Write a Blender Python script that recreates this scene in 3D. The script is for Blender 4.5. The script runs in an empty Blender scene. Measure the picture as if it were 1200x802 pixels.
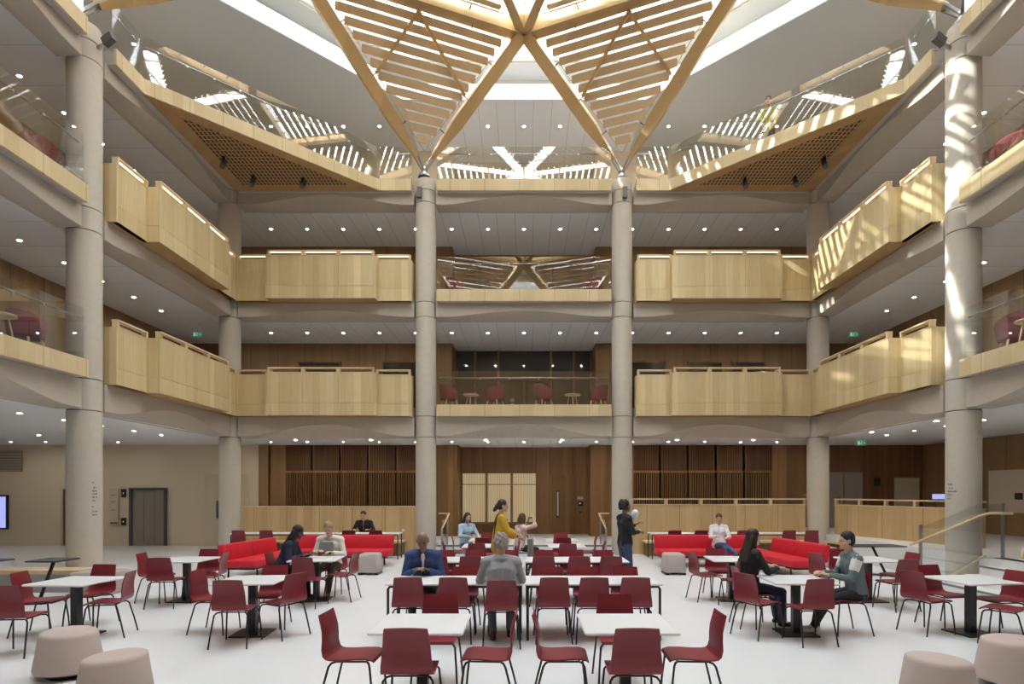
import bpy, math, random
from mathutils import Vector, Matrix
random.seed(7)
PI = math.pi
S = bpy.context.scene
COL = S.collection
CY = 9.5            # centre of the atrium in depth

# ------------------------------------------------------------------ materials
def newmat(name):
    m = bpy.data.materials.new(name); m.use_nodes = True
    nt = m.node_tree; b = nt.nodes['Principled BSDF']
    return m, nt, b
def flat(name, c, rough=.5, metal=0, spec=.5, emit=None, es=0, bump=0, bscale=60):
    m, nt, b = newmat(name)
    b.inputs['Base Color'].default_value = (*c, 1)
    b.inputs['Roughness'].default_value = rough
    b.inputs['Metallic'].default_value = metal
    b.inputs['Specular IOR Level'].default_value = spec
    if emit:
        b.inputs['Emission Color'].default_value = (*emit, 1); b.inputs['Emission Strength'].default_value = es
    tc = nt.nodes.new('ShaderNodeTexCoord'); n = nt.nodes.new('ShaderNodeTexNoise'); n.inputs['Scale'].default_value = bscale
    nt.links.new(tc.outputs['Object'], n.inputs['Vector'])
    mx = nt.nodes.new('ShaderNodeMixRGB'); mx.blend_type = 'MULTIPLY'; mx.inputs['Fac'].default_value = .12
    mx.inputs['Color1'].default_value = (*c, 1)
    nt.links.new(n.outputs['Fac'], mx.inputs['Color2'])
    g = nt.nodes.new('ShaderNodeGamma'); g.inputs['Gamma'].default_value = 1
    nt.links.new(mx.outputs[0], g.inputs[0]); nt.links.new(g.outputs[0], b.inputs['Base Color'])
    if bump:
        bp = nt.nodes.new('ShaderNodeBump'); bp.inputs['Strength'].default_value = bump; bp.inputs['Distance'].default_value = .01
        nt.links.new(n.outputs['Fac'], bp.inputs['Height']); nt.links.new(bp.outputs[0], b.inputs['Normal'])
    return m
def math_node(nt, op, a, bv=None):
    n = nt.nodes.new('ShaderNodeMath'); n.operation = op
    for i, v in enumerate((a, bv)):
        if v is None: continue
        if isinstance(v, (int, float)): n.inputs[i].default_value = v
        else: nt.links.new(v, n.inputs[i])
    return n.outputs[0]
def wood(name, c1, c2, board=.13, rough=.45, grain=(14, 14, 1.2), horizontal=False, seam=0.0, panel=0.0, panel_off=0.0):
    """timber boards: a tone per board, a fine grain along the board, optional thin seams"""
    m, nt, b = newmat(name)
    tc = nt.nodes.new('ShaderNodeTexCoord'); geo = nt.nodes.new('ShaderNodeNewGeometry')
    sp = nt.nodes.new('ShaderNodeSeparateXYZ'); nt.links.new(geo.outputs['Position'], sp.inputs[0])
    u = sp.outputs[2] if horizontal else math_node(nt, 'ADD', sp.outputs[0], math_node(nt, 'MULTIPLY', sp.outputs[1], 1.0))
    fl = math_node(nt, 'FLOOR', math_node(nt, 'DIVIDE', u, board))
    wn = nt.nodes.new('ShaderNodeTexWhiteNoise'); wn.noise_dimensions = '1D'; nt.links.new(fl, wn.inputs['W'])
    mp = nt.nodes.new('ShaderNodeMapping'); mp.inputs['Scale'].default_value = grain
    nt.links.new(geo.outputs['Position'], mp.inputs['Vector'])
    no = nt.nodes.new('ShaderNodeTexNoise'); no.inputs['Scale'].default_value = 1.6; no.inputs['Detail'].default_value = 4
    nt.links.new(mp.outputs[0], no.inputs['Vector'])
    f = math_node(nt, 'ADD', math_node(nt, 'MULTIPLY', wn.outputs['Value'], .55), math_node(nt, 'MULTIPLY', no.outputs['Fac'], .55))
    oi = nt.nodes.new('ShaderNodeObjectInfo')
    f = math_node(nt, 'ADD', f, math_node(nt, 'MULTIPLY', math_node(nt, 'SUBTRACT', oi.outputs['Random'], .5), .25))
    mx = nt.nodes.new('ShaderNodeMixRGB'); mx.inputs['Color1'].default_value = (*c1, 1); mx.inputs['Color2'].default_value = (*c2, 1)
    nt.links.new(f, mx.inputs['Fac']); out = mx.outputs[0]
    if panel:
        fr = math_node(nt, 'FRACT', math_node(nt, 'DIVIDE', math_node(nt, 'ADD', u, panel_off), panel))
        ln = math_node(nt, 'LESS_THAN', fr, .012 / panel)
        mm = nt.nodes.new('ShaderNodeMixRGB'); nt.links.new(ln, mm.inputs['Fac']); nt.links.new(out, mm.inputs['Color1'])
        mm.inputs['Color2'].default_value = (c1[0]*.35, c1[1]*.35, c1[2]*.35, 1); out = mm.outputs[0]
    nt.links.new(out, b.inputs['Base Color'])
    b.inputs['Roughness'].default_value = rough; b.inputs['Specular IOR Level'].default_value = .35
    return m
def glassmat(name, tint=(.93, .97, .96), boost=1.0, base=.0, rough=0.0):
    m = bpy.data.materials.new(name); m.use_nodes = True; nt = m.node_tree; nt.nodes.clear()
    out = nt.nodes.new('ShaderNodeOutputMaterial'); mix = nt.nodes.new('ShaderNodeMixShader')
    tr = nt.nodes.new('ShaderNodeBsdfTransparent'); tr.inputs[0].default_value = (*tint, 1)
    gl = nt.nodes.new('ShaderNodeBsdfGlossy'); gl.inputs['Roughness'].default_value = rough
    lw = nt.nodes.new('ShaderNodeLayerWeight'); lw.inputs['Blend'].default_value = .5     # Facing = 1-|cos|, the same from both faces
    f = math_node(nt, 'ADD', math_node(nt, 'MULTIPLY', math_node(nt, 'POWER', lw.outputs['Facing'], 5.0), .9), .04*boost+base)
    f = math_node(nt, 'MINIMUM', f, 1.0)
    nt.links.new(f, mix.inputs[0]); nt.links.new(tr.outputs[0], mix.inputs[1]); nt.links.new(gl.outputs[0], mix.inputs[2])
    nt.links.new(mix.outputs[0], out.inputs[0])
    return m
def linesmat(name, c, axis, pitch, off=0.0, dark=.55, lw=.012, rough=.8):
    m, nt, b = newmat(name)
    geo = nt.nodes.new('ShaderNodeNewGeometry'); sp = nt.nodes.new('ShaderNodeSeparateXYZ'); nt.links.new(geo.outputs['Position'], sp.inputs[0])
    fr = math_node(nt, 'FRACT', math_node(nt, 'DIVIDE', math_node(nt, 'ADD', sp.outputs[axis], off + 60*pitch), pitch))
    ln = math_node(nt, 'LESS_THAN', fr, lw / pitch)
    mm = nt.nodes.new('ShaderNodeMixRGB'); nt.links.new(ln, mm.inputs['Fac']); mm.inputs['Color1'].default_value = (*c, 1)
    mm.inputs['Color2'].default_value = (c[0]*dark, c[1]*dark, c[2]*dark, 1)
    nt.links.new(mm.outputs[0], b.inputs['Base Color']); b.inputs['Roughness'].default_value = rough
    b.inputs['Specular IOR Level'].default_value = .2
    return m
def stripesmat(name, c1, c2):
    """perforated timber soffit: short dark slots in diagonal rows"""
    m, nt, b = newmat(name)
    geo = nt.nodes.new('ShaderNodeNewGeometry'); sp = nt.nodes.new('ShaderNodeSeparateXYZ'); nt.links.new(geo.outputs['Position'], sp.inputs[0])
    fx = math_node(nt, 'FRACT', math_node(nt, 'DIVIDE', math_node(nt, 'ADD', sp.outputs[0], 50), .11))
    fy = math_node(nt, 'FRACT', math_node(nt, 'DIVIDE', sp.outputs[1], .17))
    k = math_node(nt, 'MULTIPLY', math_node(nt, 'LESS_THAN', fx, .55), math_node(nt, 'LESS_THAN', fy, .75))
    mm = nt.nodes.new('ShaderNodeMixRGB'); nt.links.new(k, mm.inputs['Fac']); mm.inputs['Color1'].default_value = (*c1, 1); mm.inputs['Color2'].default_value = (*c2, 1)
    nt.links.new(mm.outputs[0], b.inputs['Base Color']); b.inputs['Roughness'].default_value = .6
    return m
def floormat():
    m, nt, b = newmat('pale_terrazzo')
    geo = nt.nodes.new('ShaderNodeNewGeometry')
    n = nt.nodes.new('ShaderNodeTexNoise'); n.inputs['Scale'].default_value = 90; n.inputs['Detail'].default_value = 2
    n2 = nt.nodes.new('ShaderNodeTexNoise'); n2.inputs['Scale'].default_value = .6; n2.inputs['Detail'].default_value = 3
    nt.links.new(geo.outputs['Position'], n.inputs['Vector']); nt.links.new(geo.outputs['Position'], n2.inputs['Vector'])
    r = nt.nodes.new('ShaderNodeValToRGB'); r.color_ramp.elements[0].color = (.67, .68, .685, 1); r.color_ramp.elements[1].color = (.79, .80, .805, 1)
    nt.links.new(math_node(nt, 'ADD', math_node(nt, 'MULTIPLY', n.outputs['Fac'], .5), math_node(nt, 'MULTIPLY', n2.outputs['Fac'], .5)), r.inputs[0])
    nt.links.new(r.outputs[0], b.inputs['Base Color']); b.inputs['Roughness'].default_value = .32; b.inputs['Specular IOR Level'].default_value = .4
    return m
M = {}
M['concrete'] = flat('pale_concrete', (.56, .52, .44), .75, bump=.15, bscale=9)
M['beam'] = flat('cast_concrete', (.50, .455, .38), .75, bump=.1, bscale=7)
M['groove'] = flat('groove', (.16, .15, .12), .8)
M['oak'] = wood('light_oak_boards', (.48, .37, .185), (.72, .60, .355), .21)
M['oak_h'] = wood('light_oak_fascia', (.52, .41, .225), (.69, .57, .35), .33, panel=1.08)
M['oak_rail'] = wood('oak_rail', (.60, .45, .26), (.74, .60, .39), .6, grain=(3, 3, 9))
M['glulam'] = wood('glulam_beam', (.40, .27, .12), (.53, .37, .18), .35, grain=(2, 2, 14))
M['slat'] = wood('roof_slats', (.45, .345, .215), (.60, .47, .31), .5, grain=(5, 5, 10))
M['walnut'] = wood('brown_oak_boards', (.165, .088, .034), (.33, .19, .082), .17, rough=.4, panel=.9)
M['walnut_dark'] = wood('dark_oak_boards', (.115, .058, .025), (.22, .118, .052), .11, rough=.45)
M['wallwood'] = wood('gallery_timber_wall', (.21, .13, .06), (.33, .21, .105), .16, rough=.45, panel=1.0)
M['parapet'] = wood('parapet_oak', (.44, .30, .14), (.66, .49, .27), .19, panel=1.04)
M['ceil_y'] = linesmat('ceiling_panels_back', (.79, .80, .81), 0, .607, .3)
M['ceil_x'] = linesmat('ceiling_panels_side', (.79, .80, .81), 1, 1.21, 0)
M['ceil_plain'] = flat('plain_ceiling', (.58, .58, .56), .85)
M['plaster'] = flat('warm_plaster', (.72, .625, .48), .85)
M['white'] = flat('white_paint', (.80, .80, .78), .6)
M['grey'] = flat('grey_paint', (.42, .42, .40), .7)
M['floor'] = floormat()
M['upfloor'] = flat('gallery_carpet', (.50, .48, .46), .9)
M['red'] = flat('wine_red_plywood', (.215, .017, .028), .38, spec=.5)
M['red_soft'] = flat('red_upholstery', (.60, .008, .025), .7, bump=.2, bscale=150)
M['tub'] = flat('wine_wool', (.19, .02, .038), .85, bump=.3, bscale=120)
M['black'] = flat('black_steel', (.018, .018, .02), .4, spec=.5)
M['steel'] = flat('brushed_steel', (.45, .46, .47), .35, metal=.9)
M['darksteel'] = flat('dark_grey_metal', (.12, .12, .12), .45, metal=.4)
M['top'] = flat('white_laminate', (.83, .84, .84), .3)
M['felt'] = flat('taupe_felt', (.52, .425, .38), .95, bump=.25, bscale=200)
M['felt2'] = flat('grey_felt', (.47, .42, .39), .95, bump=.25, bscale=200)
M['glass'] = glassmat('clear_glass', (.975, .99, .982), 3.2, .01)
M['skyglass'] = glassmat('skylight_glass', (.97, .985, .99), .6, 0)
M['darkglass'] = flat('dark_glazing', (.05, .045, .04), .05, spec=1.0)
M['soffit'] = stripesmat('perforated_oak_soffit', (.40, .25, .11), (.045, .028, .015))
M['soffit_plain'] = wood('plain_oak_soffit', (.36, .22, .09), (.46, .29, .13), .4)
M['lamp'] = flat('downlight_lens', (1, 1, 1), .5, emit=(1.0, .93, .85), es=380)
M['spot'] = flat('spot_lens', (1, 1, 1), .5, emit=(1.0, .80, .58), es=500)
M['led'] = flat('led_strip', (1, 1, 1), .5, emit=(1.0, .84, .62), es=2.2)
M['screen'] = flat('screen_face', (.1, .1, .2), .3, emit=(.42, .45, .95), es=1.0)
M['green'] = flat('exit_green', (.02, .3, .14), .4, emit=(.1, .6, .35), es=.25)
M['whitemark'] = flat('white_marks', (.8, .8, .8), .4, emit=(.9, 1, .95), es=.3)
M['lift'] = flat('lift_steel', (.34, .30, .26), .4, metal=.35)
M['nosing'] = flat('grey_nosing', (.20, .21, .21), .7)
M['glowroom'] = flat('glowing_room_wall', (.75, .66, .48), .8, emit=(1, .86, .58), es=.28)  # warm emission on the wall itself stands in for the room's lighting
M['board'] = flat('pale_board', (.62, .55, .42), .6)
M['slat_dark'] = flat('near_black_backing', (.022, .013, .008), .8)
M['ink'] = flat('dark_lettering', (.05, .05, .045), .6)

# ------------------------------------------------------------------ mesh builder
class MB:
    def __init__(s): s.v = []; s.f = []; s.smooth = []
    def add(s, vs, fs, smooth=False):
        o = len(s.v); s.v += [Vector(v) for v in vs]
        for f in fs: s.f.append([i + o for i in f]); s.smooth.append(smooth)
    def box(s, x0, x1, y0, y1, z0, z1):
        s.add([(x0,y0,z0),(x1,y0,z0),(x1,y1,z0),(x0,y1,z0),(x0,y0,z1),(x1,y0,z1),(x1,y1,z1),(x0,y1,z1)],
              [(0,3,2,1),(4,5,6,7),(0,1,5,4),(1,2,6,5),(2,3,7,6),(3,0,4,7)]); return s
    def rbox(s, x0, x1, y0, y1, z0, z1, r, n=3):
        """box with rounded vertical corners and eased top and bottom edges"""
        ring = []
        for cx, cy, a0 in ((x1-r, y1-r, 0), (x0+r, y1-r, PI/2), (x0+r, y0+r, PI), (x1-r, y0+r, 3*PI/2)):
            for i in range(n+1):
                a = a0 + PI/2*i/n; ring.append((cx, cy, math.cos(a), math.sin(a)))
        L = []; e = min(r*.6, (z1-z0)*.45)
        for z, k in ((z0, 1-.6), (z0+e*.3, 1-.18), (z0+e, 1), (z1-e, 1), (z1-e*.3, 1-.18), (z1, 1-.6)):
            L.append([(cx+dx*r*k, cy+dy*r*k, z) for cx, cy, dx, dy in ring])
        s.loft(L, True); return s
    def loft(s, L, smooth=False, caps=True, closed=True):
        n = len(L[0]); vs = [p for r in L for p in r]; fs = []
        for i in range(len(L)-1):
            for j in range(n if closed else n-1):
                a, b = i*n+j, i*n+(j+1) % n
                fs.append((a, b, b+n, a+n))
        s.add(vs, fs, smooth)
        if caps:
            o = len(s.v)-len(vs)
            s.f.append([o+i for i in range(n)][::-1]); s.smooth.append(False)
            s.f.append([o+(len(L)-1)*n+i for i in range(n)]); s.smooth.append(False)
        return s
    def bar(s, p, q, w, h, up=(0,0,1)):
        """box beam from p to q; w across, h along up; centred"""
        p, q = Vector(p), Vector(q); d = (q-p).normalized(); up = Vector(up)
        x = d.cross(up)
        if x.length < 1e-4: x = d.cross(Vector((1, 0, 0)))
        x.normalize(); y = x.cross(d).normalized()
        L = [[c + x*a*w/2 + y*b*h/2 for a, b in ((-1,-1),(1,-1),(1,1),(-1,1))] for c in (p, q)]
        s.loft(L); return s
    def tube(s, pts, r, n=8):
        pts = [Vector(p) for p in pts]; L = []
        x = None
        for i, p in enumerate(pts):
            d = (pts[min(i+1, len(pts)-1)] - pts[max(i-1, 0)]).normalized()
            if x is None:
                x = d.cross(Vector((0, 0, 1)))
                if x.length < .05: x = d.cross(Vector((1, 0, 0)))
            x = (x - d*x.dot(d)).normalized(); y = d.cross(x)
            rr = r[i] if isinstance(r, (list, tuple)) else r
            L.append([p + (x*math.cos(2*PI*k/n) + y*math.sin(2*PI*k/n))*rr for k in range(n)])
        s.loft(L, True); return s
    def lathe(s, prof, c=(0,0), n=40, smooth=True):
        L = [[(c[0]+r*math.cos(2*PI*k/n), c[1]+r*math.sin(2*PI*k/n), z) for k in range(n)] for r, z in prof]
        s.loft(L, smooth); return s
    def prism(s, poly, z0, z1):
        s.loft([[(x, y, z0) for x, y in poly], [(x, y, z1) for x, y in poly]]); return s
    def capsule(s, p, q, r0, r1, n=10, sx=1.0):
        p, q = Vector(p), Vector(q); d = q-p
        if d.length < 1e-5: d = Vector((0, 0, 1e-4))
        d.normalize(); x = d.cross(Vector((0, 1, 0)))
        if x.length < .1: x = d.cross(Vector((1, 0, 0)))
        x.normalize(); y = d.cross(x); L = []
        for t in (-85, -60, -30, 0):
            a = math.radians(t); L.append((p + d*r0*math.sin(a), r0*math.cos(a)))
        for t in (0, 30, 60, 85):
            a = math.radians(t); L.append((q + d*r1*math.sin(a), r1*math.cos(a)))
        s.loft([[c + (x*math.cos(2*PI*k/n) + y*math.sin(2*PI*k/n))*r for k in range(n)] for c, r in L], True); return s
    def ellip(s, c, rx, ry, rz, rot=None, n=14):
        c = Vector(c); L = []
        for i in range(1, 10):
            a = -PI/2 + PI*i/10
            ring = [Vector((rx*math.cos(a)*math.cos(2*PI*k/n), ry*math.cos(a)*math.sin(2*PI*k/n), rz*math.sin(a))) for k in range(n)]
            L.append([c + (rot @ v if rot else v) for v in ring])
        s.loft(L, True); return s
    def build(s, name, mat, parent=None, **props):
        me = bpy.data.meshes.new(name)
        off = Vector((0, 0, 0))
        if parent is not None and not parent.get('_local', 0): off = parent.matrix_basis.translation if parent.parent is None else parent['_org']
        off = Vector(off)
        me.from_pydata([tuple(v-off) for v in s.v], [], s.f); me.update()
        for p, sm in zip(me.polygons, s.smooth): p.use_smooth = sm
        me.materials.append(mat if not isinstance(mat, str) else M[mat])
        o = bpy.data.objects.new(name, me); COL.objects.link(o)
        if parent is not None: o.parent = parent; ORG[o.name] = off
        for k, v in props.items(): o[k] = v
        return o
ORG = {}
class _P(dict): pass
def build_child(mb, name, mat, parent):
    """child of a part: keeps the world position of the vertices given"""
    me = bpy.data.meshes.new(name); off = Vector((0,0,0)); q = parent
    while q is not None: off += q.matrix_basis.translation; q = q.parent
    me.from_pydata([tuple(v-off) for v in mb.v], [], mb.f); me.update()
    for p, sm in zip(me.polygons, mb.smooth): p.use_smooth = sm
    me.materials.append(mat if not isinstance(mat, str) else M[mat])
    o = bpy.data.objects.new(name, me); COL.objects.link(o); o.parent = parent
    return o
MB.build = lambda s, name, mat, parent=None: build_child(s, name, mat, parent) if parent is not None else _top(s, name, mat)
def _top(s, name, mat):
    me = bpy.data.meshes.new(name); me.from_pydata([tuple(v) for v in s.v], [], s.f); me.update()
    for p, sm in zip(me.polygons, s.smooth): p.use_smooth = sm
    me.materials.append(mat if not isinstance(mat, str) else M[mat])
    o = bpy.data.objects.new(name, me); COL.objects.link(o); return o
def tag(o, label, cat, group=None):
    o['label'] = label; o['category'] = cat
    if group: o['group'] = group
    return o
def empty(name, loc, label, cat, group=None, rz=0):
    o = bpy.data.objects.new(name, None); COL.objects.link(o); o.empty_display_size = .2
    o.location = loc; o.rotation_euler = (0, 0, rz); return tag(o, label, cat, group)
def struct(mb, name, mat):
    o = mb.build(name, mat); o['kind'] = 'structure'; return o
def copy_tree(o, parent=None):
    c = o.copy(); COL.objects.link(c)
    if parent is not None: c.parent = parent
    for ch in list(KIDS.get(o.name, [])): copy_tree(ch, c)
    return c
KIDS = {}
def register(root):
    def rec(o):
        KIDS[o.name] = [c for c in o.children]
        for c in o.children: rec(c)
    bpy.context.view_layer.update(); rec(root)
def place(proto, used, loc, rz, label, group=None):
    o = proto if not used else copy_tree(proto)
    o.location = loc; o.rotation_euler = (0, 0, rz); o['label'] = label
    if group: o['group'] = group
    return o
ORD = ['first','second','third','fourth','fifth','sixth','seventh','eighth','ninth','tenth','eleventh','twelfth','thirteenth','fourteenth','fifteenth','sixteenth']

# ------------------------------------------------------------------ setting: levels
ZB = [3.71, 7.47, 11.05]          # undersides
ZT = [4.33, 7.90, 11.33]          # beam tops = fascia undersides
ZF = [4.69, 8.26, 11.68]          # fascia tops
Z4 = 14.6
colY = [18.9, 12.64, 6.38]
struct(MB().box(-20, 9.4, -3.2, 17.9, -.3, 0), 'floor', 'floor')
struct(MB().box(-20, -9.75, 17.9, 22.0, -.3, 0), 'floor', 'floor')
struct(MB().box(9.4, 15, -3.2, 22.3, -.3, .66), 'floor', 'floor')
struct(MB().box(-9.72, 9.39, 19.25, 23.4, -.3, .34), 'floor', 'floor')
struct(MB().box(-9.72, -2.72, 17.9, 19.25, -.3, 0), 'floor', 'floor')
struct(MB().box(2.72, 9.39, 17.9, 19.25, -.3, 0), 'floor', 'floor')
# central steps up to the rear walkway
st = empty('entrance_steps', (0, 18.3, 0), 'two shallow white steps between the two middle columns up to the rear walkway', 'steps')
for i, y in enumerate((17.9, 18.42)):
    p = MB().box(-2.71, 2.71, y, 19.24 if i else 18.42, 0, .17*(i+1)).build('step', 'floor', st)
    MB().box(-2.70, 2.70, y-.008, y+.05, .17*(i+1)-.05, .17*(i+1)+.004).build('nosing', 'nosing', p)
# slabs / ceilings
def ceiling(name, mb, mat): return struct(mb, name, mat)
for i in range(3):
    zb, zt, zf = ZB[i], ZT[i], ZF[i]
    yb = 22.15
    c = MB().box(-12.4, 12.4, 19.1, 23.6, zb, zt); ceiling('ceiling_back', c, 'ceil_y')
    for sx in (-1, 1):
        x0, x1 = sorted((sx*9.49, sx*(20 if i == 0 else 12.4)))
        if i == 0: x0, x1 = (x0, x1) if sx < 0 else (9.49, 14.8)
        ceiling('ceiling_side', MB().box(x0, x1, -3.2, 19.1, zb, zt), 'ceil_x')
        if i == 0 and sx < 0: ceiling('ceiling_side', MB().box(-20, -12.4, 19.1, 22.2, zb, zt), 'ceil_x')
        if i == 0 and sx > 0: ceiling('ceiling_side', MB().box(12.4, 14.8, 19.1, 22.2, zb, zt), 'ceil_x')
    # floor decks
    struct(MB().box(-12.4, 12.4, 19.24, 23.6, zt+.005, zf-.03), 'floor_back', 'upfloor')
    for sx in (-1, 1):
        x0, x1 = sorted((sx*9.64, sx*12.4))
        struct(MB().box(x0, x1, -3.2, 19.24, zt+.005, zf-.03), 'floor_side', 'upfloor')
# level-three corner decks with perforated timber soffits
for sx, side in ((-1, 'left'), (1, 'right')):
    d = empty('corner_deck', (sx*8, 17.5, 11.3), 'triangular timber soffit under the %s rear corner of the top walkway' % side, 'balcony')
    poly = [(sx*4.5, 18.55), (sx*8.95, 14.05), (sx*8.95, 18.55)]
    if sx > 0: poly = poly[::-1]
    MB().prism(poly, 11.36, 11.64).build('deck', 'upfloor', d)
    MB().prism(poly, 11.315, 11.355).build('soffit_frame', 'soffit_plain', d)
    c = ((4.5+8.95*2)/3*sx, (18.55*2+14.05)/3)
    q = [(c[0]+(x-c[0])*.72, c[1]+(y-c[1])*.72) for x, y in poly]
    MB().prism(q, 11.305, 11.314).build('perforated_panel', 'soffit', d)
# top soffit with the octagonal opening
A, B = 9.7, 3.9
octo = [(B, A), (A, B), (A, -B), (B, -A), (-B, -A), (-A, -B), (-A, B), (-B, A)]
octo = [(x, y+CY) for x, y in octo]
OUT = 12.7
mb = MB()
outer = [(B, OUT), (OUT, B), (OUT, -B), (B, -OUT), (-B, -OUT), (-OUT, -B), (-OUT, B), (-B, OUT)]
outer = [(x, y+CY) for x, y in outer]
for k in range(8):
    a, b = octo[k], octo[(k+1) % 8]; c, d = outer[(k+1) % 8], outer[k]
    if k != 7: mb.prism([a, b, c, d][::-1], Z4, Z4+.4)
    else: struct(MB().prism([a, b, c, d][::-1], Z4, Z4+.4), 'ceiling_top', 'ceil_y')
for sx in (-1, 1):
    for sy in (-1, 1):
        t = [(sx*B, CY+sy*OUT), (sx*OUT, CY+sy*B), (sx*OUT, CY+sy*OUT)]
        mb.prism(t if sx*sy < 0 else t[::-1], Z4, Z4+.4)
struct(mb, 'ceiling_top', 'ceil_plain')
struct(MB().box(-12.7, 12.7, 22.2, 23.6, Z4, Z4+.4), 'ceiling_top', 'ceil_y')
def ring_wall(name, off, z0, z1, mat, th=.12):
    mb = MB(); k2 = off*math.tan(PI/8)
    for k in range(8):
        a, b = Vector(octo[k]), Vector(octo[(k+1) % 8]); c = Vector((0, CY))
        n = ((a+b)/2 - c).normalized()
        ua, ub = (a-c).normalized(), (b-c).normalized()
        ia, ib = a+n*off - (b-a).normalized()*off*.42, b+n*off + (b-a).normalized()*off*.42
        oa, ob = ia+n*th - (b-a).normalized()*th*.42, ib+n*th + (b-a).normalized()*th*.42
        mb.prism([tuple(ia), tuple(ib), tuple(ob), tuple(oa)][::-1], z0, z1)
    return struct(mb, name, mat)
ring_wall('trim_1', -.02, Z4-.01, 15.08, 'white', .05)
ring_wall('wall_upstand', .9, 15.0, 15.9, 'grey')
ring_wall('trim_2', .0, 15.9, 17.3, 'white', .3)
ring_wall('ceiling_ledge', .1, 15.84, 15.89, 'grey', .85)
# skylight
sk = empty('skylight', (0, CY, 17.3), 'large glazed skylight with white glazing bars over the atrium', 'skylight')
mb = MB()
for i in range(-6, 7): mb.box(i*1.7-.04, i*1.7+.04, CY-10.2, CY+10.2, 17.30, 17.46)
for i in range(-6, 7): mb.box(-10.2, 10.2, CY+i*1.7-.03, CY+i*1.7+.03, 17.34, 17.42)
mb.build('glazing_bars', 'white', sk)
MB().box(-10.3, 10.3, CY-10.3, CY+10.3, 17.465, 17.475).build('glass_pane', 'skyglass', sk)
# ------------------------------------------------------------------ outer walls
struct(MB().box(-20.2, 15.2, -3.5, -3.2, -.3, 17.3), 'wall_front', 'wallwood')
struct(MB().box(-20.2, -20, -3.2, 22.2, -.3, 4.33), 'wall_left', 'plaster')
struct(MB().box(-20, -9.4, 22.0, 22.2, -.3, 3.71), 'wall_left_back', 'plaster')
struct(MB().box(14.75, 14.95, -3.2, 22.2, .66, 3.71), 'wall_right', 'wallwood')
for i, (z0, z1) in enumerate(((ZF[0]-.03, ZB[1]), (ZF[1]-.03, ZB[2]), (ZF[2]-.03, Z4))):
    mt = 'wallwood' if i < 2 else 'plaster'
    for sx in (-1, 1):
        x0, x1 = sorted((sx*12.3, sx*12.5)); struct(MB().box(x0, x1, -3.2, 22.1, z0, z1), 'wall_left' if sx < 0 else 'wall_right', mt)
    for sx in (-1, 1):
        x0, x1 = sorted((sx*3.1, sx*12.3)); struct(MB().box(x0, x1, 22.1, 22.3, z0, z1), 'wall_back', mt)
        x0, x1 = sorted((sx*2.65, sx*3.1)); struct(MB().box(x0, x1, 22.1, 23.5, z0, z1), 'wall_back', mt)
    if i != 0: struct(MB().box(-3.1, 3.1, 22.9, 23.1, z0, z1), 'wall_back', mt)
# ground floor rear wall, left and right of the recess
def slat_screen(x0, x1, y, z0, z1, pitch, w, mat, back, parent, name='slat_screen'):
    mb = MB(); x = x0 + pitch/2
    while x < x1: mb.box(x-w/2, x+w/2, y-.05, y, z0, z1); x += pitch
    p = mb.build(name, mat, parent); return p
for sx, side in ((-1, 'left'), (1, 'right')):
    a, b = sorted((sx*9.72, sx*2.95))
    struct(MB().box(a, b, 22.1, 22.3, .34, 3.71), 'wall_back', 'walnut')
    a, b = sorted((sx*2.45, sx*2.95)); struct(MB().box(a, b, 22.0, 23.4, .34, 3.71), 'wall_back', 'walnut')
    for k in range(5):
        if sx < 0: x0 = -8.82 + k*1.03
        else: x0 = 4.0 + k*1.03
        t = empty('slatted_timber_screen', (x0+.5, 22.05, .9), '%s from left of the dark slatted screens on the rear wall, %s of the entrance' % (ORD[k], side), 'screen', 'slatted screens on the rear wall, %s side' % side)
        MB().box(x0+.02, x0+1.01, 22.07, 22.095, 1.3, 3.68).build('backing', 'slat_dark', t)
        mb = MB().box(x0-.02, x0+.045, 21.99, 22.09, 1.3, 3.70).box(x0+1.01, x0+1.05, 21.99, 22.09, 1.3, 3.70).box(x0, x0+1.03, 22.0, 22.09, 2.68, 2.76)
        mb.build('frame', 'walnut', t)
        slat_screen(x0+.06, x0+1.0, 22.06, 1.3, 2.68, .085, .028, 'walnut', None, t, 'lower_slats')
        slat_screen(x0+.06, x0+1.0, 22.06, 2.76, 3.68, .065, .034, 'walnut_dark', None, t, 'upper_slats')
if True:
    struct(MB().box(9.72, 14.75, 22.1, 22.3, .34, 3.71), 'wall_back', 'walnut_dark')
    struct(MB().box(-9.75, -9.4, 21.95, 23.0, 0, 3.71), 'wall_back', 'walnut')
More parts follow.
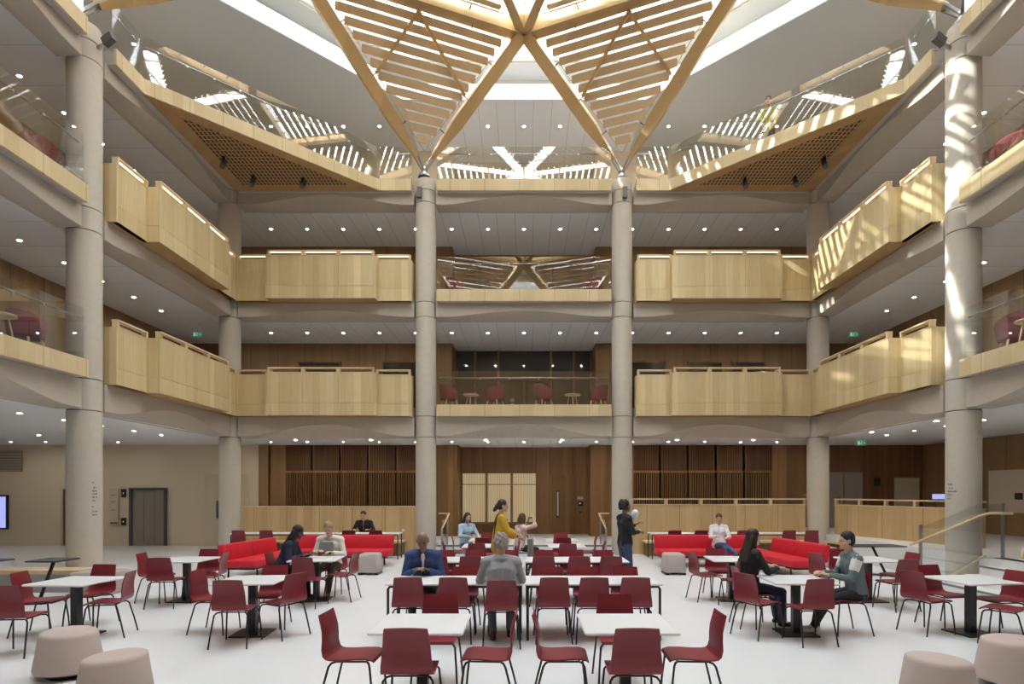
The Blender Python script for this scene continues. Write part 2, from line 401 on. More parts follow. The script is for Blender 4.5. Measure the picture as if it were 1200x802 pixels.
# recess with lit slatted room windows and a door
struct(MB().box(.5, 2.45, 23.3, 23.5, .34, 3.71), 'wall_recess', 'walnut')
struct(MB().box(-2.45, .5, 23.3, 23.5, 2.70, 3.71), 'wall_recess', 'walnut_dark')
struct(MB().box(-2.45, .5, 23.3, 23.5, .34, .72), 'wall_recess', 'walnut_dark')
struct(MB().box(-2.6, .6, 25.6, 25.7, .3, 3.71), 'wall_room', 'glowroom')
struct(MB().box(-2.6, -2.5, 23.5, 25.6, .3, 3.71), 'wall_room', 'glowroom')
struct(MB().box(.5, .6, 23.5, 25.6, .3, 3.71), 'wall_room', 'glowroom')
struct(MB().box(-2.6, .6, 23.5, 25.7, 3.71, 3.8), 'ceiling_room', 'white')
struct(MB().box(-2.6, .6, 23.5, 25.7, .2, .34), 'floor_room', 'upfloor')
for k in range(3):
    x0 = -2.45 + k*.985
    t = empty('slatted_room_window', (x0+.5, 23.35, .7), '%s lit window behind pale timber slats in the entrance recess' % ('left-hand', 'middle', 'right-hand')[k], 'window screen', 'lit slatted windows in the recess')
    MB().box(x0, x0+.05, 23.27, 23.42, .72, 2.70).box(x0+.935, x0+.985, 23.27, 23.42, .72, 2.70).box(x0+.05, x0+.935, 23.3, 23.4, 2.25, 2.28).box(x0+.05, x0+.935, 23.29, 23.4, .72, .80).build('frame', 'walnut', t)
    slat_screen(x0+.05, x0+.93, 23.38, .8, 2.7, .062, .022, 'oak', None, t, 'slats')
dr = MB().box(1.02, 1.93, 23.22, 23.29, .34, 2.62); dro = struct(dr, 'door_1', 'walnut')
MB().box(1.26, 1.37, 23.20, 23.215, .98, 2.02).build('vision_frame', 'black', dro)
MB().box(1.285, 1.345, 23.19, 23.2, 1.05, 1.98).build('vision_panel', 'board', dro)
ic = empty('intercom_panel', (2.2, 23.25, 1.4), 'small black intercom on the timber wall right of the recess door', 'intercom')
MB().box(2.10, 2.30, 23.24, 23.29, 1.42, 1.60).build('body', 'black', ic); MB().lathe([(.03, 0), (.03, .01)], n=12).v
MB().box(2.15, 2.21, 23.23, 23.24, 1.5, 1.56).build('button', 'whitemark', ic)
tag(MB().box(2.08, 2.31, 23.27, 23.29, 1.68, 1.79).build('wall_sign', 'board'), 'small pale sign plate above the intercom by the recess door', 'sign')
tag(MB().box(2.17, 2.23, 23.26, 23.29, 1.15, 1.23).build('card_reader', 'black'), 'tiny black card reader below the intercom in the recess', 'card reader')

# ------------------------------------------------------------------ columns
RC = .32
def column(x, y, label):
    t = empty('concrete_column', (x, y, 0), label, 'column', 'round concrete columns')
    prof = [(RC, 0)]
    for i in range(3):
        g = .012
        for z in (ZB[i]-.02, ZT[i]+.02 if i < 2 else 11.42):
            prof += [(RC, z-g), (RC-.02, z-g+.002), (RC-.02, z+g-.002), (RC, z+g)]
    prof += [(RC, 11.72), (RC-.03, 11.80), (RC-.16, 11.86), (.05, 11.87)]
    MB().lathe(prof, (x, y), 48, smooth=False).build('shaft', 'concrete', t)
    o = t.children[0]
    for p in o.data.polygons: p.use_smooth = True
    o.data.set_sharp_from_angle(angle=.6)
    mb = MB()
    for i in range(3):
        for z in (ZB[i]-.02, ZT[i]+.02 if i < 2 else 11.42): mb.lathe([(RC-.012, z-.014), (RC-.012, z+.014)], (x, y), 48)
    mb.build('joint', 'groove', t)
    return t
COLS = []
for x in (-3.1, 3.1): COLS.append((x, 18.9, '%s of the two middle columns of the rear row' % ('left', 'right')[x > 0]))
for x in (-9.3, 9.3): COLS.append((x, 18.9, 'round concrete column at the rear %s corner of the atrium' % ('left', 'right')[x > 0]))
for x in (-9.3, 9.3): COLS.append((x, 12.64, 'broad round concrete column nearest the camera on the %s, small wayfinding text on it' % ('left', 'right')[x > 0]))
for x, y, l in COLS[:4]: column(x, y, l)
for (x, y, l) in COLS[4:]:
    c = column(x, y, l)
    mb = MB()
    r = RC+.003
    ang0 = math.atan2(-y, -x)
    rows = [(2.17, .03), (2.06, .10), (1.99, .12), (1.93, .11), (1.86, .12), (1.79, .08), (1.66, .03), (1.56, .13), (1.49, .11)] if x < 0 else [(2.13, .14), (2.05, .16), (1.98, .22), (1.91, .15), (1.83, .10)]
    for z, w in rows:
        a0 = ang0 + (.42 if x < 0 else 1.28) + (0 if x > 0 else 0)
        n = max(2, int(w/.018))
        for k in range(n):
            if random.random() < .12: continue
            h = random.choice((.022, .028, .034)); s_ = (1 if x < 0 else -1)
            a = a0 + k*.018/r if x < 0 else a0 + (-.0) - (.0) + (k*.018/r) - 2.25
            if x > 0: a = ang0 + 1.05 - .55*0 - (n-k)*0 - 2.05 + k*.018/r
            p = [(x+r*math.cos(a+e), y+r*math.sin(a+e), zz) for e, zz in ((0, z), (.011/r, z), (.011/r, z+h), (0, z+h))]
            mb.add(p, [(0, 1, 2, 3)])
    mb.build('wayfinding_text', 'ink', c)
# columns' steel heads are part of the roof struts (below)

# ------------------------------------------------------------------ concrete edge beams
def beam(p0, p1, i, label):
    """cast beam between two columns with a scooped, wave-shaped lower front edge"""
    p0, p1 = Vector(p0), Vector(p1); d = (p1-p0); Lh = d.length; d.normalize()
    n = Vector((-d.y, d.x))
    if n.dot(Vector((0, CY))-(p0+p1)/2) < 0: n = -n
    zt, zb = ZT[i]-.006 if i < 2 else ZT[i]+.02, ZB[i]-(.01, .03, .09)[i]
    rise = (.36, .19, .29)[i]
    mb = MB(); L = []; N = 32; e = RC+.02
    for k in range(N+1):
        s = e + (Lh-2*e)*k/N; t = k/N
        f = max(0, min(1, (t-.06)/.88)); w = math.sin(PI*f)**1.5
        zc = zb + .02 + rise*w
        c = p0 + d*s
        def P(q, z): v = c + n*q; return (v.x, v.y, z)
        L.append([P(.19, zt), P(.19, zc+.01), P(.175, zc), P(.05-.0*w, zc-(zc-zb)*.35), P(-.22, zb), P(-.32, zb-.001), P(-.32, zt)])
    if n.dot(Vector((d.y, -d.x))) > 0: L = [r[::-1] for r in L]
    mb.loft(L, False)
    o = mb.build('concrete_beam', 'beam')
    # smooth along the beam only
    mid = (p0+p1)/2
    o2 = tag(o, label, 'beam', 'scooped concrete edge beams')
    return o
LV = ['first', 'second', 'top']
def bay_name(k): return k
BAYS = {'back_left': ((-9.3, 18.9), (-3.1, 18.9)), 'back_mid': ((-3.1, 18.9), (3.1, 18.9)), 'back_right': ((3.1, 18.9), (9.3, 18.9)),
        'left_far': ((-9.3, 12.64), (-9.3, 18.9)), 'right_far': ((9.3, 12.64), (9.3, 18.9)),
        'left_near': ((-9.3, 6.38), (-9.3, 12.64)), 'right_near': ((9.3, 6.38), (9.3, 12.64))}
WHERE = {'back_left': 'rear left bay', 'back_mid': 'rear middle bay', 'back_right': 'rear right bay', 'left_far': 'far left bay', 'right_far': 'far right bay',
         'left_near': 'near left bay cut by the frame', 'right_near': 'near right bay cut by the frame'}
for k, (a, b) in BAYS.items():
    for i in range(3): beam(a, b, i, 'scooped concrete edge beam under the %s gallery, %s' % (LV[i], WHERE[k]))

# ------------------------------------------------------------------ balustrades
def bay_decks():
    for k in BAYS:
        c, d, n = frame_of(k)
        for i in range(3):
            mb = MB(); lbox(mb, c, d, n, -2.70, 2.70, -.34, .335, ZT[i]+.006, ZF[i]-.03)
            struct(mb, 'floor_edge', 'upfloor')
def frame_of(k):
    a, b = BAYS[k]; a, b = Vector(a), Vector(b); c = (a+b)/2; d = (b-a).normalized(); n = Vector((-d.y, d.x))
    if n.dot(Vector((0, CY))-c) < 0: n = -n
    return c, d, n
def lbox(mb, c, d, n, s0, s1, q0, q1, z0, z1):
    P = [c+d*s+n*q for s, q in ((s0, q0), (s1, q0), (s1, q1), (s0, q1))]
    ar = sum(P[i].x*P[(i+1) % 4].y - P[(i+1) % 4].x*P[i].y for i in range(4))
    if ar < 0: P = P[::-1]
    mb.prism([tuple(p) for p in P], z0, z1)
bay_decks()
def timber_balcony(k, i):
    c, d, n = frame_of(k); dz = ZF[i]-ZF[0]
    t = empty('timber_balcony', (c.x, c.y, ZT[i]), 'stepped light oak balcony front of the %s gallery, %s' % (LV[i], WHERE[k]), 'balcony', 'stepped oak balcony fronts')
    z0, zj, zp, zr = 4.33+dz, 4.69+dz, 5.60+dz, 5.77+dz
    segs = [(-2.68, -1.62, .40), (-1.62, -.54, .70), (-.54, .54, .70), (.54, 1.62, .70), (1.62, 2.68, .40)]
    if k.startswith(('left', 'right')): segs = [(a, b, q) for a, b, q in segs]
    for s0, s1, q in segs:
        zz = .02 if q > .5 else 0
        mb = MB(); lbox(mb, c, d, n, s0+.004, s1-.004, q-.12, q, zj+.008, zp+zz); mb.build('panel', 'oak', t)
        mb = MB(); lbox(mb, c, d, n, s0+.002, s1-.002, q-.125, q+.004, z0-zz*.5, zj); mb.build('skirt_panel', 'oak', t)
        mb = MB(); lbox(mb, c, d, n, s0, s1, q-.14, q+.01, zr-.035+zz, zr+zz)
        r = mb.build('rail', 'oak_rail', t)
        mb = MB(); lbox(mb, c, d, n, s0+.05, s1-.05, q-.10, q-.07, zr-.055+zz, zr-.036+zz); mb.build('led_strip', 'led' if i == 1 else 'oak_rail', r)
        for s in (s0+.0, s1-.06):
            mb = MB(); lbox(mb, c, d, n, s, s+.06, q-.13, q, zp+zz, zr-.035+zz); mb.build('rail_post', 'oak_rail', t)
        mb = MB(); lbox(mb, c, d, n, s0, s1, q-.14, q+.01, zp-.0+zz, zp+.02+zz); mb.build('cap', 'oak_rail', t)
    for s0, s1 in ((-1.68, -1.62), (1.62, 1.68)):       # returns of the projecting part
        mb = MB(); lbox(mb, c, d, n, s0+.002*(s0 < 0), s1, .40, .70, zj+.008, zp+.02); mb.build('return_panel', 'oak', t)
        mb = MB(); lbox(mb, c, d, n, s0, s1, .38, .704, z0-.01, zj); mb.build('return_panel', 'oak', t)
    for s0, s1 in ((-2.72, -2.68), (2.68, 2.72)):
        mb = MB(); lbox(mb, c, d, n, s0, s1, .10, .40, z0, zp); mb.build('end_panel', 'oak', t)
    mb = MB(); lbox(mb, c, d, n, -2.68, 2.68, .14, .39, z0+.0, z0+.03)
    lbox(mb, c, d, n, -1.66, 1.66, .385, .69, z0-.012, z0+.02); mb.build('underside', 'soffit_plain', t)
for k in ('back_left', 'back_right', 'left_far', 'right_far'):
    for i in (0, 1): timber_balcony(k, i)
def glass_run(a, b, inward, z0, z1, label, npan, gh=1.05, rail=.86, ends=True, where=''):
    """timber fascia with a frameless glass balustrade and a rail clamped inside it"""
    a, b = Vector(a), Vector(b); d = (b-a); L = d.length; d.normalize(); n = Vector((-d.y, d.x))
    if n.dot(Vector((0, CY))-(a+b)/2) < 0: n = -n
    c = (a+b)/2
    t = empty('glass_balustrade', (c.x, c.y, z0), label, 'balustrade', 'glass balustrades on oak fascias')
    mb = MB(); lbox(mb, c, d, n, -L/2, L/2, -.06, 0, z0, z1); mb.build('fascia', 'oak_h', t)
    mb = MB(); lbox(mb, c, d, n, -L/2, L/2, -.14, -.06, z1-.05, z1-.002); mb.build('glazing_channel', 'steel', t)
    w = L/npan
    for k in range(npan):
        mb = MB(); lbox(mb, c, d, n, -L/2+k*w+.006, -L/2+(k+1)*w-.006, -.112, -.097, z1-.02, z1+gh)
        mb.build('glass_panel', 'glass', t)
    q = -.17
    P = [c+d*s+n*q for s in (-L/2+.05, L/2-.05)]
    r = MB().tube([(P[0].x, P[0].y, z1+rail), (P[1].x, P[1].y, z1+rail)], .022, 8).build('handrail', 'steel', t)
    for k in range(npan*2):
        mb = MB(); s = -L/2 + (k+.5)*w/2; p0 = c+d*s+n*-.113; p1 = c+d*s+n*q
        mb.tube([(p0.x, p0.y, z1+rail-.05), (p1.x, p1.y, z1+rail-.045), (p1.x, p1.y, z1+rail)], .01, 6)
        p2 = c+d*s+n*-.093
        mb.tube([(p0.x, p0.y, z1+rail-.05), (p2.x, p2.y, z1+rail-.05)], .025, 8)
        mb.build('rail_bracket', 'steel', t)
    return t
for k, npan in (('back_mid', 3), ('left_near', 4), ('right_near', 4)):
    c, d, n = frame_of(k)
    for i in (0, 1):
        a, b = c-d*2.71+n*.40, c+d*2.71+n*.40
        glass_run(a, b, n, ZT[i], ZF[i], 'clear glass balustrade on oak fascia, %s gallery, %s' % (LV[i], WHERE[k]), npan)
glass_run((-2.71, 18.5), (2.71, 18.5), None, ZT[2], ZF[2], 'reflective glass balustrade of the top walkway between the two middle columns', 4)
for sx, side in ((-1, 'left'), (1, 'right')):
    glass_run((sx*3.49, 18.5), (sx*4.5, 18.5), None, ZT[2], ZF[2], 'short glass balustrade of the top walkway just %s of the middle columns' % side, 1)
    glass_run((sx*4.5, 18.5), (sx*8.9, 14.0), None, ZT[2], ZF[2], 'diagonal glass balustrade cutting the rear %s corner of the top walkway' % side, 5)
    glass_run((sx*8.9, 14.0), (sx*8.9, 13.05), None, ZT[2], ZF[2], 'short glass panel of the top walkway beside the near %s column' % side, 1)
    glass_run((sx*8.9, 12.2), (sx*8.9, 6.8), None, ZT[2], ZF[2], 'glass balustrade of the top walkway, near bay of the %s side' % side, 4)

# ------------------------------------------------------------------ timber grid roof
ZR = 15.85; BR = 8.5
def octp(r, a, z): return Vector((r*math.sin(math.radians(a)), CY + r*math.cos(math.radians(a)), z))
RING = [octp(BR, 45*k, ZR) for k in range(8)]                       # 0 = rear middle node
INN = [octp(4.3, 22.5+45*k, ZR+.45) for k in range(8)]
APEX = Vector((0, CY, ZR+.8))
HEAD = []
for k in range(8):                                                   # column heads around
    q, s = divmod(k, 2)
    base = [(3.1, 9.4), (9.3, 3.14)][s]
    x, y = base
    for _ in range(q): x, y = y, -x
    HEAD.append(Vector((x, y+CY, 12.15)))
POS = ['rear middle', 'rear right', 'right', 'front right', 'front', 'front left', 'left', 'rear left']
def rbeam(p, q, w, h, label, up=(0,0,1), tip=0):
    p, q = Vector(p), Vector(q)
    mb = MB()
    if tip:
        d = (q-p).normalized(); x = d.cross(Vector(up)).normalized(); y = x.cross(d)
        L = []
        for c, k in ((p + d*tip, .34), (p+d*(tip+1.2), 1), (q, 1)):
            L.append([c + x*a*w/2*k + y*b*h/2*(k*.5+.5) for a, b in ((-1,-1),(1,-1),(1,1),(-1,1))])
        mb.loft(L)
    else: mb.bar(p, q, w, h, up)
    return tag(mb.build('glulam_roof_beam', 'glulam'), label, 'roof beam', 'glulam beams of the star-shaped roof')
def slat_panel(a, b, c, label, inset=.28, pitch=.27, w=.205, th=.04, diamond=False):
    """triangular louvre panel; slats parallel to a-b, c is the opposite corner"""
    a, b, c = Vector(a), Vector(b), Vector(c)
    nrm = (b-a).cross(c-a).normalized()
    if nrm.z < 0: nrm = -nrm
    ctr = (a+b+c)/3
    per = (a-b).length + (b-c).length + (c-a).length
    area = ((b-a).cross(c-a)).length/2; rin = 2*area/per
    inc = (a*(b-c).length + b*(c-a).length + c*(a-b).length)/per
    k = (rin-inset)/rin
    a, b, c = [inc + (p-inc)*k for p in (a, b, c)]
    t = empty('slatted_roof_panel', tuple((a+b+c)/3), label, 'roof panel', 'triangular timber louvre panels of the roof')
    mid = (a+b)/2; u = (b-a).normalized(); v = (c-a) - u*(c-a).dot(u); H = v.length; v.normalize()
    mb = MB(); s = pitch*.5
    while s < H-.08:
        f = s/H; p = a.lerp(c, f); q = b.lerp(c, f)
        p2, q2 = p+u*.02, q-u*.02
        if (q2-p2).length > .1:
            # tilt each slat slightly about its own length
            tn = (nrm*math.cos(.18) + v*math.sin(.18))
            mb.bar(p2 + nrm*.05, q2 + nrm*.05, w, th, up=tn)
        s += pitch
    mb.build('slats', 'slat', t)
    mb = MB()
    for p, q in ((a, b), (b, c), (c, a)): mb.bar(p+nrm*.03, q+nrm*.03, .02, .05, up=nrm)
    mb.build('edge_frame', 'slat', t)
    if diamond:
        m0, m1, m2 = (a+b)/2, (b+c)/2, (a+c)/2
        for p, q in ((m0, m1), (m0, m2)): MB().bar(p-nrm*.06, q-nrm*.06, .09, .07, up=nrm).build('lattice_strut', 'glulam', t)
    # short brackets bridging to the surrounding beams
    mb = MB()
    for p, q in ((a, b), (b, c), (c, a)):
        e = (q-p).normalized(); o = nrm.cross(e)
        if o.dot((p+q)/2-inc) < 0: o = -o
        for f in (.2, .5, .8):
            g = p.lerp(q, f); mb.bar(g, g+o*(inset-.06), .03, .03, up=nrm)
    mb.build('bracket', 'darksteel', t)
    return t
for k in range(8):
    rbeam(RING[k], RING[(k+1) % 8], .36, .42, 'ring beam of the timber roof from its %s node to its %s node' % (POS[k], POS[(k+1) % 8]))
    rbeam(RING[k], INN[k], .26, .40, 'inner roof beam running clockwise inward from the %s node' % POS[k])
    rbeam(RING[k], INN[k-1], .26, .40, 'inner roof beam running anticlockwise inward from the %s node' % POS[k])
    rbeam(INN[k], INN[k-1], .26, .36, 'inner ring beam facing the %s node of the roof' % POS[k])
    slat_panel(INN[k-1], INN[k], RING[k], 'inner slatted panel pointing at the %s node of the roof' % POS[k], inset=.3)
    slat_panel(RING[k], RING[(k+1) % 8], INN[k], 'inner slatted panel between the %s and %s nodes of the roof' % (POS[k], POS[(k+1) % 8]), inset=.34)
    slat_panel(INN[k-1], INN[k], APEX, 'central slatted panel on the %s side of the roof' % POS[k], inset=.22)
CN = ['rear right-middle', 'far right-side', 'near right-side', 'front right-middle', 'front left-middle', 'near left-side', 'far left-side', 'rear left-middle']
for k in range(8):
    h = HEAD[k]
    r0, r1 = RING[k], RING[(k+1) % 8]
    nrm = (r1-r0).cross(h-r0).normalized()
    if nrm.z < 0: nrm = -nrm
    j = {0: '%s column of the rear row', }.get(k)
    desc = '%s column head' % CN[k]
    for r, nm in ((r0, POS[k]), (r1, POS[(k+1) % 8])):
        rbeam(h, r, .34, .40, 'tapered roof leg from the %s to the %s node' % (desc, nm), up=nrm, tip=.42)
    slat_panel(r0, r1, h, 'large triangular slatted roof panel rising from the %s' % desc, inset=.30, pitch=.268, w=.215, diamond=True)
    # steel head
    t = empty('steel_node', (h.x, h.y, 11.87), 'grey steel fork joint on the %s' % desc, 'steel joint', 'steel fork joints on the column tops')
    MB().lathe([(.20, 11.86), (.17, 11.95), (.09, 12.05), (.07, 12.2)], (h.x, h.y), 20).build('base', 'steel', t)
    for r in (r0, r1):
        d = (r-h).normalized(); x = d.cross(nrm).normalized()
        mb = MB()
        for e in (-1, 1): mb.bar(Vector((h.x, h.y, 12.05)) + x*e*.03, h + d*.52 + x*e*.06, .025, .16, up=nrm)
        mb.build('fork_plate', 'steel', t)
# ------------------------------------------------------------------ downlights
def ring_mesh(r0, r1, h, n=16):
    mb = MB(); L = []
    for r, z in ((r0, -h), (r1, -h), (r1, 0), (r0, 0), (r0, -h)): L.append([(r*math.cos(2*PI*k/n), r*math.sin(2*PI*k/n), z) for k in range(n)])
    return mb.loft(L, False, caps=False)
def make_downlight():
    t = empty('downlight', (0, 0, 0), 'x', 'downlight')
    t['_local'] = 1
    ring_mesh(.042, .062, .012).build('trim_ring', 'white', t)
    MB().lathe([(.042, -.006), (.042, -.004)], n=16).build('lens', 'lamp', t)
    del t['_local']; register(t); return t
dl = make_downlight(); dused = False
def downlight(x, y, z, label, group):
    global dused
    place(dl, dused, (x, y, z), 0, label, group); dused = True
CL = ['ground floor ceiling', 'first gallery ceiling', 'second gallery ceiling', 'top walkway ceiling']
for i, z in enumerate((ZB[0], ZB[1], ZB[2], Z4)):
    for k in range(-8, 9):
        x = 1.246*k
        if i == 0 and abs(k) > 8: continue
        nm = 'on the middle line' if k == 0 else '%s to the %s of the middle' % (ORD[abs(k)-1], 'left' if k < 0 else 'right')
        downlight(x, 20.6, z-.001, 'small downlight in the rear %s, %s' % (CL[i], nm), 'downlights in the rear %s' % CL[i])
    for sx in (-1, 1):
        for k in range(6):
            y = 19.35 - 1.27*(k)
            if y > 19.2: continue
            downlight(sx*10.98, y, z-.001, 'small downlight in the %s side %s, %s from the rear corner' % ('left' if sx < 0 else 'right', CL[i], ORD[k]), 'downlights in the side galleries')
for n_, (x, y) in enumerate([(-14, 20.6), (-16.5, 20.6), (-17.7, 20.6), (-14.7, 18.1), (-12.5, 16.5), (-15, 15), (-17, 17)]):
    downlight(x, y, ZB[0]-.001, 'downlight %s in the lift lobby ceiling at the left' % ['over the lift door', 'left of the lift', 'nearest the wall screen', 'in front of the side door', 'beside the left column', 'at the front of the lobby', 'in the lobby centre'][n_], 'lift lobby downlights')
SP = []
for n_, x in enumerate((-7.55, -5.06, -1.27, 1.27, 5.06, 7.58)):
    SP.append((x, 19.75, '%s from the left of the bright spotlights under the rear gallery edge' % ORD[n_]))
for n_, (x, y) in enumerate(((9.95, 17.1), (9.95, 14.4))): SP.append((x, y, '%s bright spotlight under the right gallery edge' % ('farther', 'nearer')[n_]))
spo = None
for x, y, l in SP:
    if spo is None:
        spo = empty('spotlight', (0, 0, 0), l, 'spotlight'); spo['_local'] = 1
        ring_mesh(.05, .08, .02).build('trim_ring', 'white', spo)
        MB().lathe([(.045, -.018), (.045, -.016)], n=16).build('lens', 'spot', spo); register(spo); first = True
        place(spo, False, (x, y, ZB[0]-.001), 0, l, 'bright edge spotlights')
    else: place(spo, True, (x, y, ZB[0]-.001), 0, l, 'bright edge spotlights')
# black projector spots under the corner decks and on columns
def projector(x, y, z, label, tilt=.5, az=0):
    t = empty('projector_spotlight', (x, y, z), label, 'spotlight', 'black projector spotlights')
    mb = MB().lathe([(.035, -.16), (.035, 0)], (x, y), 10)
    mb.v = [Vector((v.x, v.y, v.z+z)) for v in mb.v]; mb.build('stem', 'black', t)
    d = Vector((math.sin(az)*math.sin(tilt), -math.cos(az)*math.sin(tilt), -math.cos(tilt)))
    p = Vector((x, y, z-.18)); MB().tube([p-d*.12, p+d*.16], .07, 14).build('can', 'darksteel', t)
for n_, (x, y) in enumerate(((-8.35, 16.6), (-8.0, 17.6), (-6.55, 17.7))):
    projector(x, y, 11.3, 'black projector spotlight under the left corner soffit, %s' % ('nearest the camera', 'in the middle', 'nearest the rear gallery')[n_])
    projector(-x, y, 11.3, 'black projector spotlight under the right corner soffit, %s' % ('nearest the camera', 'in the middle', 'nearest the rear gallery')[n_])
for sx, side in ((-1, 'left'), (1, 'right')):
    t = empty('column_floodlight', (sx*3.12, 18.5, 11.3), 'grey box floodlight on the top of the %s middle column' % side, 'floodlight', 'floodlights on the column tops')
    MB().box(sx*3.12-.08-(.1 if sx < 0 else -.02), sx*3.12+.06-(.1 if sx < 0 else -.02), 18.44, 18.56, 11.10, 11.42).build('body', 'darksteel', t)
    MB().box(sx*3.12-.03-(.1 if sx < 0 else -.02), sx*3.12+.01-(.1 if sx < 0 else -.02), 18.5, 18.6, 11.24, 11.30).build('bracket', 'darksteel', t)
    t = empty('column_floodlight', (sx*8.9, 12.6, 11.4), 'grey box floodlight angled out from the top of the near %s column' % side, 'floodlight', 'floodlights on the column tops')
    MB().bar((sx*8.82, 12.55, 11.42), (sx*8.60, 12.5, 11.53), .12, .17).build('body', 'darksteel', t)
    MB().tube([(sx*8.99, 12.6, 11.35), (sx*8.82, 12.56, 11.42)], .035, 8).build('bracket', 'steel', t)
# exit signs
def exit_sign(x, y, z, label):
    t = empty('exit_sign', (x, y, z), label, 'sign', 'green running-man exit signs')
    MB().box(x-.15, x+.15, y-.02, y+.02, z-.22, z-.06).build('housing', 'green', t)
    c = z-.14
    mb = MB().box(x-.12, x-.05, y-.024, y-.021, c-.055, c+.055)
    mb.box(x+.0, x+.022, y-.024, y-.021, c+.03, c+.052)
    mb.bar((x+.0, y-.0225, c+.025), (x-.015, y-.0225, c-.015), .004, .018, up=(1, 0, 0)).bar((x-.015, y-.0225, c-.01), (x+.025, y-.0225, c-.05), .004, .011, up=(1, 0, 0))
    mb.bar((x-.015, y-.0225, c-.01), (x-.038, y-.0225, c-.05), .004, .011, up=(1, 0, 0)).box(x+.06, x+.125, y-.024, y-.021, c-.008, c+.008)
    mb.build('pictogram', 'whitemark', t)
    MB().box(x-.01, x+.01, y-.008, y+.008, z-.06, z).build('hanger', 'steel', t)
exit_sign(-11.1, 20.3, ZB[1], 'green exit sign hanging under the first gallery ceiling at the rear left corner')
exit_sign(11.2, 20.3, ZB[1], 'green exit sign hanging under the first gallery ceiling at the rear right corner')
exit_sign(10.95, 19.4, ZB[0], 'green exit sign hanging under the ground floor ceiling right of the rear right column')

# ------------------------------------------------------------------ first gallery rear room front
t = empty('glazed_room_front', (0, 23.0, ZF[0]), 'dark glazed meeting room front with timber posts behind the first gallery armchairs', 'glazed partition')
zf = ZF[0]-.03
MB().box(-2.65, 2.65, 23.3, 23.36, zf, ZB[1]).build('dark_glass', 'darkglass', t)
mb = MB()
for x in (-2.62, -1.9, -1.0, 1.05, 1.95, 2.62): mb.box(x-.04, x+.04, 23.2, 23.3, zf, ZB[1])
mb.box(-2.65, 2.65, 23.2, 23.3, 6.35, 6.43).build('posts', 'walnut', t)
mb = MB().box(-1.0, -.93, 23.14, 23.2, zf, 6.35).box(.98, 1.05, 23.14, 23.2, zf, 6.35).box(-1.0, 1.05, 23.14, 23.2, 6.28, 6.35).box(-.02, .06, 23.14, 23.2, zf, 6.28)
mb.build('door_frame', 'walnut_dark', t)
mb = MB()
for x in (-.45, .5):
    for z in (5.25, 5.45): mb.box(x-.07, x+.07, 23.12, 23.13, z, z+.15)
mb.build('frosted_marks', 'grey', t)
for k, (x0, x1) in enumerate(((-8.3, -6.8), (-5.2, -3.6), (3.3, 5.2), (6.1, 7.3), (7.7, 8.9))):
    o = struct(MB().box(x0, x1, 22.04, 22.09, ZF[0], 6.75), 'window_%d' % (k+1), 'darkglass')
    MB().box(x0-.05, x0, 22.02, 22.1, ZF[0], 6.8).box(x1, x1+.05, 22.02, 22.1, ZF[0], 6.8).box(x0-.05, x1+.05, 22.02, 22.1, 6.75, 6.8).build('window_frame', 'walnut', o)

# ------------------------------------------------------------------ parapet and benches at the rear of the sunken floor
def parapet(x0, x1, label, zt, slot=False):
    t = empty('oak_parapet', ((x0+x1)/2, 19.0, 0), label, 'parapet')
    n = max(1, round((x1-x0)/1.04)); w = (x1-x0)/n
    for k in range(n):
        MB().box(x0+k*w+.004, x0+(k+1)*w-.004, 18.98, 19.08, 0.0, zt).build('panel', 'parapet', t)
    MB().box(x0, x1, 18.96, 19.12, zt, zt+.03).build('cap', 'oak_rail', t)
    if slot:
        for k in range(n+1):
            x = x0+k*w; MB().box(max(x0, x-.05), min(x1, x+.05), 18.98, 19.10, zt+.03, zt+.17).build('rail_post', 'oak_rail', t)
        MB().box(x0, x1, 18.96, 19.12, zt+.17, zt+.21).build('rail', 'oak_rail', t)
parapet(-8.95, -3.42, 'tall light oak parapet behind the left sofa and benches', 1.50)
parapet(3.42, 8.95, 'tall light oak parapet with open slot under its rail behind the right sofa', 1.56, True)
def bench(x0, x1, label):
    t = empty('oak_bench', ((x0+x1)/2, 18.5, 0), label, 'bench', 'oak benches along the parapets')
    MB().box(x0, x1, 18.35, 18.97, .40, .46).build('seat', 'oak_rail', t)
    MB().box(x0+.05, x1-.05, 18.42, 18.97, 0, .40).build('plinth', 'walnut', t)
bench(-8.6, -3.75, 'long oak bench along the foot of the left parapet')
bench(3.75, 8.9, 'long oak bench along the foot of the right parapet')
# right-hand side parapet running forward, with its bench
t = empty('oak_parapet', (10.2, 16.6, 0), 'oak parapet running forward from the rear right column behind the corner bench', 'parapet')
p0, p1 = Vector((9.75, 18.75)), Vector((10.75, 14.0)); dd = (p1-p0); LL = dd.length; dd.normalize(); nn = Vector((dd.y, -dd.x))
if nn.x > 0: nn = -nn
for k in range(5):
    mb = MB(); lbox(mb, p0, dd, nn, k*LL/5+.004, (k+1)*LL/5-.004, -.1, 0, 0, 1.56); mb.build('panel', 'parapet', t)
    mb = MB(); lbox(mb, p0, dd, nn, k*LL/5, k*LL/5+.08, -.09, 0, 1.59, 1.73); mb.build('rail_post', 'oak_rail', t)
mb = MB(); lbox(mb, p0, dd, nn, 0, LL, -.12, .02, 1.56, 1.59); mb.build('cap', 'oak_rail', t)
mb = MB(); lbox(mb, p0, dd, nn, 0, LL, -.12, .02, 1.73, 1.77); mb.build('rail', 'oak_rail', t)
t = empty('oak_bench', (9.8, 16.6, 0), 'oak bench at the foot of the right-hand forward parapet', 'bench', 'oak benches along the parapets')
mb = MB(); lbox(mb, p0, dd, nn, .3, LL, .01, .62, .42, .48); mb.build('seat', 'oak_rail', t)
mb = MB(); lbox(mb, p0, dd, nn, .35, LL-.05, .01, .56, 0, .42); mb.build('plinth', 'walnut_dark', t)
